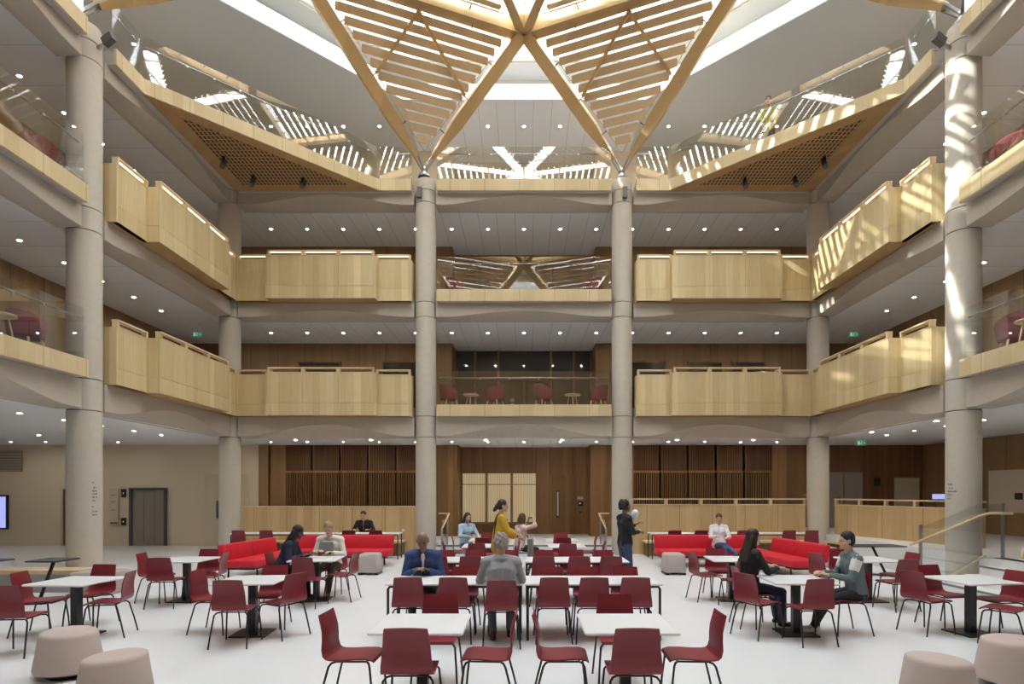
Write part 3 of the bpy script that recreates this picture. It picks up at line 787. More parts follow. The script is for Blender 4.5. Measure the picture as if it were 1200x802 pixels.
# central handrails by the steps
for sx, side in ((-1, 'left'), (1, 'right')):
    t = empty('step_handrail', (sx*2.35, 18.2, 0), 'short glass-sided oak handrail at the %s end of the central steps' % side, 'handrail', 'handrails of the central steps')
    MB().tube([(sx*2.68, 18.75, 1.30), (sx*2.35, 18.75, 1.30), (sx*2.38, 17.4, .92)], .025, 8).build('handrail', 'oak_rail', t)
    MB().box(sx*2.40-.006, sx*2.40+.006, 17.5, 18.7, .2, 1.15).build('glass_panel', 'glass', t)
    for y, z in ((17.45, .92), (18.7, 1.28)): MB().box(sx*2.40-.025, sx*2.40+.025, y-.025, y+.025, 0, z).build('post', 'steel', t)
    tag(MB().box(sx*3.75-.12, sx*3.75-.04, 18.92, 18.975, .72, .80).build('wall_socket', 'white'), 'small pale socket plate on the parapet end beside the %s middle column' % side, 'socket')

# ------------------------------------------------------------------ left lobby
lw = 21.98
t = empty('lift', (-12.8, lw, 0), 'brushed steel lift doors in the beige wall at the left', 'lift')
MB().box(-14.48, -14.38, lw-.1, lw, 0, 2.09).box(-13.2, -13.12, lw-.1, lw, 0, 2.09).box(-14.48, -13.12, lw-.1, lw, 2.05, 2.12).build('door_frame', 'darksteel', t)
for k, (a, b) in enumerate(((-14.38, -13.97), (-13.97, -13.57), (-13.57, -13.2))): MB().box(a+.004, b-.004, lw-.04, lw, 0, 2.05).build('door', 'lift', t)
t = tag(MB().box(-15.25, -14.9, lw-.03, lw, .75, 2.1).build('directory_board', 'board'), 'tall beige directory board left of the lift', 'sign')
mb = MB().box(-15.2, -14.95, lw-.035, lw-.03, .82, .86)
for z in (1.3, 1.6, 1.85): mb.box(-15.16, -15.02, lw-.035, lw-.031, z, z+.02)
mb.build('printed_lines', 'ink', t)
for n_, (x, z0, z1) in enumerate(((-14.72, 1.78, 2.08), (-14.72, .75, 1.02))):
    t = tag(MB().box(x-.09, x+.09, lw-.03, lw, z0, z1).build('lift_control_panel', 'black'), '%s black lift panel between the directory board and the lift' % ('upper', 'lower')[n_], 'control panel')
    MB().box(x-.02, x+.02, lw-.035, lw-.03, (z0+z1)/2-.03, (z0+z1)/2+.03).build('indicator', 'whitemark', t)
o = struct(MB().box(-16.95, -16.3, lw-.02, lw, 0, 2.08), 'door_2', 'walnut_dark'); MB().box(-17.05, -16.95, lw-.04, lw, 0, 2.16).box(-16.95, -16.3, lw-.04, lw, 2.08, 2.16).build('door_frame', 'board', o)
o = struct(MB().box(-11.75, -11.15, lw-.03, lw, 0, 2.62), 'door_3', 'board'); MB().box(-11.3, -11.22, lw-.05, lw-.03, 1.0, 1.65).build('door_handle', 'darksteel', o)
o = struct(MB().box(-10.55, -10.15, lw-.03, lw, 0, 2.62), 'trim_3', 'board')
t = empty('wall_screen', (-19.1, lw, 1.4), 'black framed display glowing lilac on the beige wall at the left edge', 'screen')
MB().box(-19.95, -18.95, lw-.06, lw, .60, 1.86).build('bezel', 'black', t); MB().box(-19.9, -19.02, lw-.065, lw-.06, .66, 1.80).build('display', 'screen', t)
t = tag(MB().box(-19.9, -18.45, lw-.02, lw, 2.72, 3.50).build('ventilation_grille', 'lift'), 'wide recessed ventilation grille high on the beige wall at the left edge', 'vent')
mb = MB()
for k in range(7): mb.box(-19.88, -18.47, lw-.035, lw-.02, 2.76+k*.1, 2.78+k*.1)
mb.build('louvre', 'board', t)
# oak bench and grey planter-like plinth round the near left column, with bistro tables
t = empty('oak_bench', (-10.2, 11.6, 0), 'low oak-topped bench beside the near left column under the black bistro tables', 'bench', 'oak benches along the parapets')
MB().box(-11.6, -8.75, 11.75, 12.30, .36, .44).build('seat', 'oak_rail', t)
MB().box(-11.5, -8.85, 11.8, 12.28, 0, .36).build('plinth', 'grey', t)
t = tag(MB().rbox(-8.7, -7.95, 11.4, 12.1, 0, .44, .06).build('upholstered_block', 'felt2'), 'grey upholstered block at the foot of the near left column', 'stool')
def bistro(x, y, label, lean, zt=.78, w=.85):
    t = empty('bistro_table', (x, y, 0), label, 'table', 'small black bistro tables at the benches')
    MB().rbox(x-w/2, x+w/2, y-.3, y+.3, zt-.03, zt, .06).build('tabletop', 'black', t)
    MB().tube([(x+lean*.02, y, zt-.03), (x-lean*.28, y, .02)], .03, 8).build('stem', 'black', t)
    MB().rbox(x-lean*.28-.22, x-lean*.28+.22, y-.2, y+.2, 0, .02, .03).build('base', 'black', t)
bistro(-8.45, 10.72, 'black bistro table on a slanted stem left of the near left column', .9, w=.6)
bistro(-9.55, 10.6, 'black bistro table on a slanted stem cut by the left edge of the frame', -.5, w=.6)
bistro(8.3, 14.2, 'long narrow black bistro table on a slanted stem before the right corner bench', -1.1, zt=.72, w=1.3)
tag(MB().rbox(7.75, 8.25, 15.6, 16.1, 0, .52, .1).build('cube_stool', 'felt2'), 'grey felt stool behind the right tables, near the rear right column', 'stool')

# ------------------------------------------------------------------ right stairs
t = empty('side_stairs', (8.9, 11.3, 0), 'short flight of pale stairs with grey nosings rising to the right', 'stairs')
for k in range(4):
    x0 = 8.35+.42*k
    p = MB().box(x0, x0+.42 if k < 3 else 9.395, 9.2, 12.05, 0, .165*(k+1)).build('step', 'white', t)
    MB().box(x0-.006, x0+.06, 9.2, 12.05, .165*(k+1)-.028, .165*(k+1)+.004).build('nosing', 'nosing', p)
t = empty('stair_balustrade', (9, 12.1, 0), 'glass stair balustrade with oak handrail in front of the near right column', 'balustrade')
P = [(8.0, .62), (8.25, .62), (9.6, 1.45), (11.0, 1.45)]
y = 12.08
g = MB(); g.add([(8.05, y, .0), (9.22, y, .60), (9.22, y, 1.74), (8.05, y, 1.28), (8.05, y+.015, .0), (9.22, y+.015, .60), (9.22, y+.015, 1.74), (8.05, y+.015, 1.28)], [(0,1,2,3), (7,6,5,4), (0,4,5,1), (3,2,6,7), (0,3,7,4), (1,5,6,2)])
g.build('glass_panel', 'glass', t)
MB().box(9.24, 9.66, y, y+.015, .68, 1.74).build('glass_panel', 'glass', t)
MB().tube([(7.76, y-.08, .92), (9.15, y-.08, 1.50), (9.35, y-.08, 1.555), (9.82, y-.08, 1.555)], .026, 8).build('handrail', 'oak_rail', t)
MB().box(8.0, 8.045, y-.02, y+.03, 0, 1.32).build('post', 'steel', t)
MB().box(9.665, 9.71, y-.02, y+.03, .66, 1.76).build('post', 'steel', t)
MB().bar((8.25, y-.04, .10), (9.3, y-.04, .70), .02, .025).build('stringer', 'oak_rail', t)
t = empty('stair_handrail', (8.6, 10.0, 0), 'oak handrail on a steel post at the right edge of the frame', 'handrail')
MB().tube([(8.35, 10.0, .86), (8.35, 10.0, 1.0), (8.75, 10.0, 1.15), (9.6, 10.0, 1.5)], .03, 8).build('handrail', 'oak_rail', t)
MB().box(8.5, 8.56, 9.97, 10.03, .15, 1.05).build('post', 'steel', t)
# right far wall items
t = tag(MB().box(14.70, 14.75, 12.5, 18.9, 1.35, 2.65).build('notice_board', 'board'), 'wide pale notice board on the brown wall beyond the near right column', 'board')
MB().box(14.66, 14.70, 17.6, 17.85, 1.75, 1.95).build('card_holder', 'black', t)
MB().box(14.69, 14.70, 15.0, 17.3, 1.72, 1.74).build('ledge', 'white', t)
tag(MB().box(12.95, 13.15, 22.04, 22.1, 2.2, 2.5).build('wall_light', 'black'), 'small dark wall fitting on the dark timber wall at the rear right', 'wall fitting')
tag(MB().box(11.0, 11.18, 22.04, 22.1, 2.72, 2.90).build('wall_sensor', 'grey'), 'small square grey fitting high on the dark timber wall at the rear right', 'wall fitting')
o = struct(MB().box(11.1, 12.5, 22.05, 22.1, .34, 2.7), 'door_4', 'lift'); MB().box(11.78, 11.82, 22.03, 22.05, .34, 2.7).box(11.6, 11.66, 22.02, 22.05, 1.1, 1.8).build('door_handle', 'walnut', o)
o = struct(MB().box(13.7, 14.6, 22.05, 22.1, .34, 2.5), 'door_5', 'board')
t = empty('purple_display', (12.3, 16.8, .66), 'lilac glowing counter display on the raised floor beyond the near right column', 'display')
MB().box(11.55, 12.75, 16.8, 16.9, 1.78, 1.92).build('light_box', 'screen', t)
MB().box(11.58, 11.63, 16.82, 16.88, .66, 1.78).build('leg', 'darksteel', t); MB().box(12.67, 12.72, 16.82, 16.88, .66, 1.78).build('leg', 'darksteel', t)
t = tag(MB().lathe([(.0, .66), (.09, .66), (.09, 1.05), (.05, 1.1), (.02, 1.12)], (12.1, 17.6), 14).build('fire_extinguisher', 'red_soft'), 'red fire extinguisher on the raised floor right of the near right column', 'extinguisher')

# ------------------------------------------------------------------ chairs and tables
def make_chair():
    """four-legged chair, shell of moulded plywood; faces +Y, origin under the middle of the seat"""
    t = empty('dining_chair', (0, 0, 0), 'x', 'chair')
    th = .013
    def shell(sec, name):
        # sec: (y, z, half width, crown) rows
        N = 8; top = []; bot = []
        for i, (y, z, w, cr) in enumerate(sec):
            a = sec[max(0, i-1)]; b = sec[min(len(sec)-1, i+1)]
            d = Vector((0, b[0]-a[0], b[1]-a[1])).normalized(); n = Vector((0, -d.z, d.y))
            r1 = []; r2 = []
            for k in range(N+1):
                f = -1+2*k/N
                c = cr*(f*f)
                p = Vector((w*f, y, z)) + n*(-c)
                r1.append(p); r2.append(p - n*th)
            top.append(r1); bot.append(r2)
        mb = MB(); L = [r1 + r2[::-1] for r1, r2 in zip(top, bot)]
        mb.loft(L, True); o = mb.build(name, 'red', t)
        o.data.set_sharp_from_angle(angle=.7)
    seat = [(.235, .445, .19, .0), (.225, .462, .205, .0), (.17, .474, .213, .002), (.06, .470, .217, .004), (-.06, .460, .22, .006), (-.15, .462, .222, .004), (-.19, .474, .222, .0)]
    back = [(-.19, .474, .222, .0), (-.215, .50, .220, -.004), (-.222, .56, .214, -.012), (-.212, .64, .205, -.020), (-.215, .72, .198, -.022), (-.238, .80, .190, -.018), (-.26, .862, .182, -.012), (-.264, .874, .178, -.012)]
    shell(seat, 'seat'); shell(back, 'backrest')
    for sx in (-1, 1):
        MB().tube([(sx*.15, .16, .445), (sx*.185, .19, .44), (sx*.208, .205, .41), (sx*.225, .23, .2), (sx*.235, .245, 0)], .0105, 8).build('leg', 'black', t)
        MB().tube([(sx*.15, -.12, .442), (sx*.185, -.15, .438), (sx*.208, -.17, .41), (sx*.225, -.225, .2), (sx*.238, -.27, 0)], .0105, 8).build('leg', 'black', t)
    MB().tube([(-.15, .16, .445), (.15, .16, .445)], .009, 6).tube([(-.15, -.12, .442), (.15, -.12, .442)], .009, 6).tube([(-.15, .16, .445), (-.15, -.12, .442)], .009, 6).tube([(.15, .16, .445), (.15, -.12, .442)], .009, 6).build('seat_frame', 'black', t)
    register(t); return t
chair0 = make_chair(); cused = False
def chair(x, y, rz, label, group):
    global cused
    place(chair0, cused, (x, y, 0), math.radians(rz), label, group); cused = True
def make_table():
    t = empty('cafe_table', (0, 0, 0), 'x', 'table'); h = .42
    MB().rbox(-h, h, -h, h, .738, .765, .02).build('tabletop', 'top', t)
    MB().box(-.05, .05, -.05, .05, .02, .735).build('pedestal', 'black', t)
    MB().box(-.24, .24, -.24, .24, 0, .022).build('base_plate', 'black', t)
    MB().box(-.2, .2, -.03, .03, .715, .738).box(-.03, .03, -.2, .2, .715, .738).build('bracket', 'black', t)
    register(t); return t
table0 = make_table(); tused = False
def cafe_table(x, y, rz, label, group='square white cafe tables'):
    global tused
    place(table0, tused, (x, y, 0), math.radians(rz), label, group); tused = True
def of_(s): return 'of ' + s
def around(x, y, where, spec):
    """spec: (dx, dy, rz, words)"""
    for dx, dy, rz, w in spec: chair(x+dx, y+dy, rz, 'wine red chair %s %s' % (w, where), 'wine red chairs at the square tables')
J = lambda a: random.uniform(-a, a)
cafe_table(-6.2, 8.28, -4, 'square white cafe table at the far left, nearest the frame edge')
around(-6.2, 8.28, of_('the table nearest the left frame edge'), [(-.02, -.92, 6, 'at the near side'), (-.58, .10, -80, 'at the left side'), (-.28, .66, 176, 'at the far side'), (.44, .02, 104, 'at the right side')])
cafe_table(-3.8, 8.38, 4, 'empty square white cafe table just in front of the person in navy')
around(-3.8, 8.38, of_('the empty table before the person in navy'), [(.04, -.57, 3, 'at the near side'), (-.60, .13, -92, 'at the left side'), (.03, .46, 184, 'at the far side'), (.46, -.10, 62, 'askew at right')])
cafe_table(-6.15, 10.9, -3, 'square white cafe table beyond the near left column, beside the left sofa end')
around(-6.15, 10.9, of_('the table beside the left sofa end'), [(-.05, -.54, 6, 'at the near side'), (-.56, .02, -82, 'at the left side'), (.02, .46, 178, 'at the far side'), (.42, .0, 98, 'at the right side')])
cafe_table(-3.82, 11.0, 5, 'square white cafe table shared by the tablet reader and the person in navy')
around(-3.82, 11.0, of_('the tablet reader\'s table'), [(.08, -.60, -6, 'at the near side'), (-.62, .02, -88, 'under the person in navy'), (.05, .82, 180, 'under the tablet reader'), (.47, .0, 84, 'at the right side')])
cafe_table(3.82, 11.0, -5, 'square white cafe table in front of the person on the right sofa')
around(3.82, 11.0, of_('the table before the right sofa'), [(-.48, .0, -80, 'at the left side'), (-.06, .46, 182, 'at the far side'), (-.12, -.70, 14, 'at the near side')])
cafe_table(3.82, 8.4, -3, 'square white cafe table shared by the two people at the right')
around(3.82, 8.4, of_('the right pair\'s table'), [(-.58, -.12, -62, 'askew at the left side'), (-.42, .48, -90, 'under the person in black'), (-.05, -.50, 5, 'at the near side'), (.72, .05, 93, 'under the person in grey and white')])
cafe_table(6.28, 10.9, 3, 'square white cafe table at the right, behind the person in grey and white')
around(6.28, 10.9, of_('the table behind the person in grey-white'), [(-.74, .0, -76, 'at the left side'), (-.10, .58, 178, 'at the far side'), (.60, .06, 92, 'at the right side'), (.02, -.78, 10, 'at the near side')])
cafe_table(6.28, 8.4, 8, 'square white cafe table at the far right, nearest the stairs')
around(6.28, 8.4, of_('the table nearest the side stairs'), [(-.57, .08, -74, 'at the left side'), (-.03, .50, -168, 'at the far side'), (.02, -.60, 38, 'at the near side'), (.46, .05, 96, 'at the right side')])
for sx, side in ((-1, 'left'), (1, 'right')):
    cafe_table(sx*.95, 5.62, 0, 'nearest %s white square table at the bottom of the picture' % side)
    w = of_('the front %s table' % side)
    around(sx*.95, 5.62, w, [(-.02, -.46, 0, 'at the near side'), (-.64 if sx < 0 else -.60, -.02, -92, 'at the left side'), (.04, .66, 180, 'at the far side'), (.62, -.02, 88, 'at the right side')])
    for n_, y in enumerate((13.65, 15.3)):
        nm = ('nearer', 'farther')[n_]
        cafe_table(sx*.97, y, 0, '%s small square white table in the %s central row near the steps' % (nm, side))
        w = of_('the %s small %s table near the steps' % (nm, side))
        around(sx*.97, y, w, [(J(.05), -.58, J(5), 'at the near side'), (-.62, J(.05), -90+J(6), 'at the left side'), (J(.05), .64, 180+J(5), 'at the far side'), (.62, J(.05), 90+J(6), 'at the right side')])
# long tables in the middle
def long_table(x, y, label, L=1.84, W=.80, grp='long white communal tables', mat='black'):
    t = empty('communal_table', (x, y, 0), label, 'table', grp)
    MB().rbox(x-L/2, x+L/2, y-W/2, y+W/2, .738, .765, .015).build('tabletop', 'top', t)
    for sx in (-1, 1):
        for sy in (-1, 1):
            xx = x+sx*(L/2-.035); yy = y+sy*(W/2-.045)
            MB().tube([(xx-sx*.08, yy, .722), (xx-sx*.025, yy, .722), (xx, yy, .69), (xx, yy, 0)], .018, 8).build('leg', mat, t)
    MB().box(x-L/2+.1, x+L/2-.1, y-W/2+.04, y-W/2+.07, .705, .738).box(x-L/2+.1, x+L/2-.1, y+W/2-.07, y+W/2-.04, .705, .738).build('under_frame', mat, t)
RW = ['nearest', 'second']
for n_, y in enumerate((8.35, 10.87)):
    for sx, side in ((-1, 'left'), (1, 'right')):
        long_table(sx*.935, y, '%s long white communal table of the %s central row' % (side, RW[n_]))
        for m in range(3):
            x = sx*.935 + (m-1)*.57 + J(.03)
            for s_, nm in ((-1, 'near'), (1, 'far')):
                yy = y + s_*.42
                rz = J(4) if s_ < 0 else 180+J(4)
                odd = n_ == 0 and s_ < 0 and sx < 0 and m == 2
                if odd: x = -.30
                if s_ < 0: xx, yc = x, yy+.10
                else: xx, yc = x+.02, yy-.08
                chair(xx, y+s_*(.55 if odd else .30 if not (n_ == 0 and s_ > 0 and sx < 0 and m == 0) else .66), rz, '%s wine red chair on the %s side of the %s %s communal table' % (('left', 'middle', 'right')[m], nm, RW[n_], side), 'wine red chairs at the communal tables')
# tables behind the sofas
for n_, (x0, x1) in enumerate(((-8.62, -6.75), (-6.65, -5.6), (-5.5, -3.66), (3.72, 5.45), (5.55, 6.65), (6.75, 8.65))):
    side = 'left' if x0 < 0 else 'right'
    long_table((x0+x1)/2, 17.75, '%s white table standing between the %s sofa and the bench' % (('outer', 'middle', 'inner', 'inner', 'middle', 'outer')[n_], side), L=x1-x0, W=.6, grp='white tables along the rear benches')
for n_, px in enumerate((-8.2, -7.42, -5.05, -4.27, 4.33, 5.1, 6.33, 7.62, 8.28)):
    side = 'left' if px < 0 else 'right'; k = n_ if px < 0 else n_-4
    chair(px, 17.42, J(3), '%s from the left of the red chair backs seen over the %s sofa' % (ORD[k], side), 'chairs behind the sofas')

# ------------------------------------------------------------------ sofas
def sofa(sx, side):
    t = empty('corner_sofa', (sx*5.4, 16.2, 0), 'long bright red corner sofa at the rear %s of the sunken floor' % side, 'sofa', 'red corner sofas')
    X = lambda a, b: (min(sx*a, sx*b), max(sx*a, sx*b))
    for n_, (a, b) in enumerate(((3.55, 5.25), (5.27, 6.45))):
        x0, x1 = X(a, b)
        MB().rbox(x0, x1, 15.62, 16.35, .29, .45, .06).build('seat_cushion', 'red_soft', t)
        mb = MB(); mb.rbox(x0+.03, x1-.03, 16.28, 16.46, .40, .80, .06)
        for v in mb.v: v.y += (v.z-.4)*.22
        mb.build('back_cushion', 'red_soft', t)
    # forward arm, splayed outwards a little
    def arm(mb):
        for v in mb.v: v.x += sx*(15.9-v.y)*.10
        return mb
    for n_, (a, b) in enumerate(((15.58, 14.45), (14.43, 13.3))):
        x0, x1 = X(5.72, 6.42)
        arm(MB().rbox(x0, x1, b, a, .29, .45, .06)).build('seat_cushion', 'red_soft', t)
        x0, x1 = X(6.36, 6.54); mb = MB().rbox(x0, x1, b, a, .40, .80, .06)
        for v in mb.v: v.x += sx*(v.z-.4)*.15
        arm(mb).build('back_cushion', 'red_soft', t)
    x0, x1 = X(3.62, 6.4); MB().box(x0, x1, 15.72, 16.4, .24, .29).build('base_frame', 'black', t)
    x0, x1 = X(5.78, 6.5); arm(MB().box(x0, x1, 13.36, 15.7, .24, .29)).build('base_frame', 'black', t)
    for a, y in ((3.8, 15.8), (3.8, 16.25), (5.2, 15.8), (5.2, 16.25), (6.2, 16.25), (5.9, 15.2), (6.4, 15.2), (6.03, 13.5), (6.68, 13.5)):
        MB().tube([(sx*a, y, .25), (sx*a, y, 0)], .02, 8).build('leg', 'black', t)
sofa(-1, 'left'); sofa(1, 'right')
# ------------------------------------------------------------------ stools
def drum_stool(x, y, tilt, az, label):
    t = empty('felt_stool', (x, y, 0), label, 'stool', 'round taupe felt stools')
    R0, R1 = .315, .255; L = []; n = 36
    for r, z, k in ((R0-.05, .055, 0), (R0, .07, 0), (R0+.005, .10, 0), (R1+.012, .44, 1), (R1+.004, .468, 1), (R1-.02, .48, 1), (R1-.08, .483, 1), (.01, .484, 1)):
        L.append([(x+r*math.cos(2*PI*i/n), y+r*math.sin(2*PI*i/n), z + k*tilt*(r/R1)*math.cos(2*PI*i/n-az)) for i in range(n)])
    MB().loft(L, True).build('padded_body', 'felt', t)
    MB().lathe([(.20, 0), (.22, .02), (.26, .055)], (x, y), 28).build('rocking_base', 'black', t)
drum_stool(-4.95, 6.5, .015, 2.6, 'larger-looking taupe felt stool at the lower left, the one farther from the camera')
drum_stool(-3.80, 5.55, .015, .4, 'taupe felt stool at the bottom left edge of the picture, nearest the camera')
drum_stool(3.78, 5.45, .012, 3.0, 'taupe felt stool at the bottom right, cut by the lower edge of the picture')
drum_stool(5.02, 6.15, .012, .2, 'taupe felt stool at the lower right corner beyond the nearest one')
for x, side in ((-3.72, 'left'), (3.62, 'right')):
    t = empty('cube_stool', (x, 14.5, 0), 'rounded grey cube stool in front of the inner end of the %s sofa' % side, 'stool', 'grey cube stools')
    mb = MB().rbox(x-.26, x+.26, 14.2, 14.75, .05, .50, .08)
    for v in mb.v: v.x = x + (v.x-x)*(1-.12*(v.z-.05)/.45)
    mb.build('padded_body', 'felt2', t)
    for a in (-.2, .2): MB().box(x+a-.04, x+a+.04, 14.22, 14.7, 0, .05).build('foot', 'black', t)

# ------------------------------------------------------------------ tub chairs on the galleries
def make_tub():
    t = empty('tub_chair', (0, 0, 0), 'x', 'armchair')
    mb = MB(); L = []
    for k in range(15):
        a = math.radians(-125+250*k/14) - PI/2
        f = abs(k-7)/7
        zt = .84 - .24*f**1.6
        ca, sa = math.cos(a), math.sin(a)
        rr = .30
        pr = [(rr-.05, .36), (rr-.02, .33), (rr+.0, .38), (rr+.05, zt-.03), (rr+.04, zt), (rr+.0, zt-.02), (rr-.05, .45)]
        L.append([(ca*r*1.0, sa*r*.95, z) for r, z in pr])
    mb.loft(L, True).build('backrest', 'tub', t)
    mb = MB().lathe([(.02, .33), (.24, .33), (.29, .37), (.29, .43), (.25, .47), (.02, .48)], n=24); mb.build('seat', 'tub', t)
    for sx in (-1, 1):
        for sy in (-1, 1): MB().tube([(sx*.17, sy*.16, .34), (sx*.25, sy*.24, 0)], [.022, .014], 8).build('leg', 'oak_rail', t)
    register(t); return t
tub0 = make_tub(); tb = False
TUB = [(-2.45, 19.6, 0, -60, 'leftmost tub chair behind the first gallery glass, turned right'), (-.95, 19.7, 0, 60, 'second tub chair behind the first gallery glass, turned left'),
       (.65, 19.6, 0, -60, 'third tub chair behind the first gallery glass, turned right'), (2.45, 19.7, 0, 60, 'rightmost tub chair behind the first gallery glass, turned left'),
       (-2.3, 19.9, 1, -50, 'left tub chair behind the second gallery glass of the rear middle bay'), (2.3, 19.9, 1, 50, 'right tub chair behind the second gallery glass of the rear middle bay'),
       (-9.75, 12.0, 1, 0, 'wine red tub chair behind the second gallery glass beside the near left column'), (9.75, 12.0, 1, 10, 'wine red tub chair behind the second gallery glass beside the near right column'),
       (-9.75, 11.7, 0, 0, 'wine red tub chair behind the first gallery glass at the left'), (9.75, 11.85, 0, -20, 'wine red tub chair behind the first gallery glass at the right')]
for x, y, i, rz, l in TUB:
    place(tub0, tb, (x, y, ZF[i]-.03), math.radians(rz), 'wine red ' + l if 'wine' not in l else l, 'wine red tub chairs on the galleries'); tb = True
def side_table(x, y, z, label):
    t = empty('side_table', (x, y, z), label, 'table', 'small round oak side tables')
    mb = MB().lathe([(.02, .50), (.26, .50), (.27, .515), (.26, .53), (.02, .53)], (x, y), 24)
    for v in mb.v: v.z += z
    mb.build('tabletop', 'oak_rail', t)
    for k in range(3):
        a = 2*PI*k/3+.5; MB().tube([(x+.13*math.cos(a), y+.13*math.sin(a), z+.5), (x+.22*math.cos(a), y+.22*math.sin(a), z)], .015, 6).build('leg', 'oak_rail', t)
side_table(-1.75, 19.7, ZF[0]-.03, 'round oak side table between the two left tub chairs on the first gallery')
side_table(1.6, 19.7, ZF[0]-.03, 'round oak side table between the two right tub chairs on the first gallery')
side_table(-9.45, 10.75, ZF[0]-.03, 'oak side table by the tub chair behind the first gallery glass at the left')
side_table(9.45, 11.1, ZF[0]-.03, 'oak side table by the tub chair behind the first gallery glass at the right')

# folded jacket over a chair back by the steps
mb = MB(); mb.rbox(.08, .22, 13.42, 13.86, .42, .93, .05)
tag(mb.build('draped_jacket', flat('sage_cloth', (.20, .22, .17), .9)), 'sage grey jacket draped over a chair back near the steps', 'jacket')
# ------------------------------------------------------------------ people
SKIN = {'light': (.62, .38, .27), 'tan': (.42, .25, .16), 'dark': (.13, .065, .04), 'brown': (.25, .14, .09)}
CM = {}
def cmat(c, rough=.8):
    k = (c, rough)
    if k not in CM: CM[k] = flat('cloth_%d' % len(CM), c, rough, bump=.15, bscale=180)
    return CM[k]
def ik(a, b, l1, l2, pole):
    a, b = Vector(a), Vector(b); d = b-a; L = min(d.length, (l1+l2)*.995)
    d.normalize(); b = a+d*L
    x = (l1*l1-l2*l2+L*L)/(2*L); h = math.sqrt(max(0, l1*l1-x*x))
    p = Vector(pole); p = (p-d*p.dot(d)).normalized()
    return a+d*x+p*h, b
def remesh(mb, name, mat, parent, vox, smooth=1):
    o = mb.build(name, mat, parent) if parent is not None else _top(mb, name, mat)
    r = o.modifiers.new('r', 'REMESH'); r.mode = 'VOXEL'; r.voxel_size = vox; r.use_smooth_shade = True
    s = o.modifiers.new('s', 'SMOOTH'); s.iterations = 2*smooth; s.factor = .5
    return o
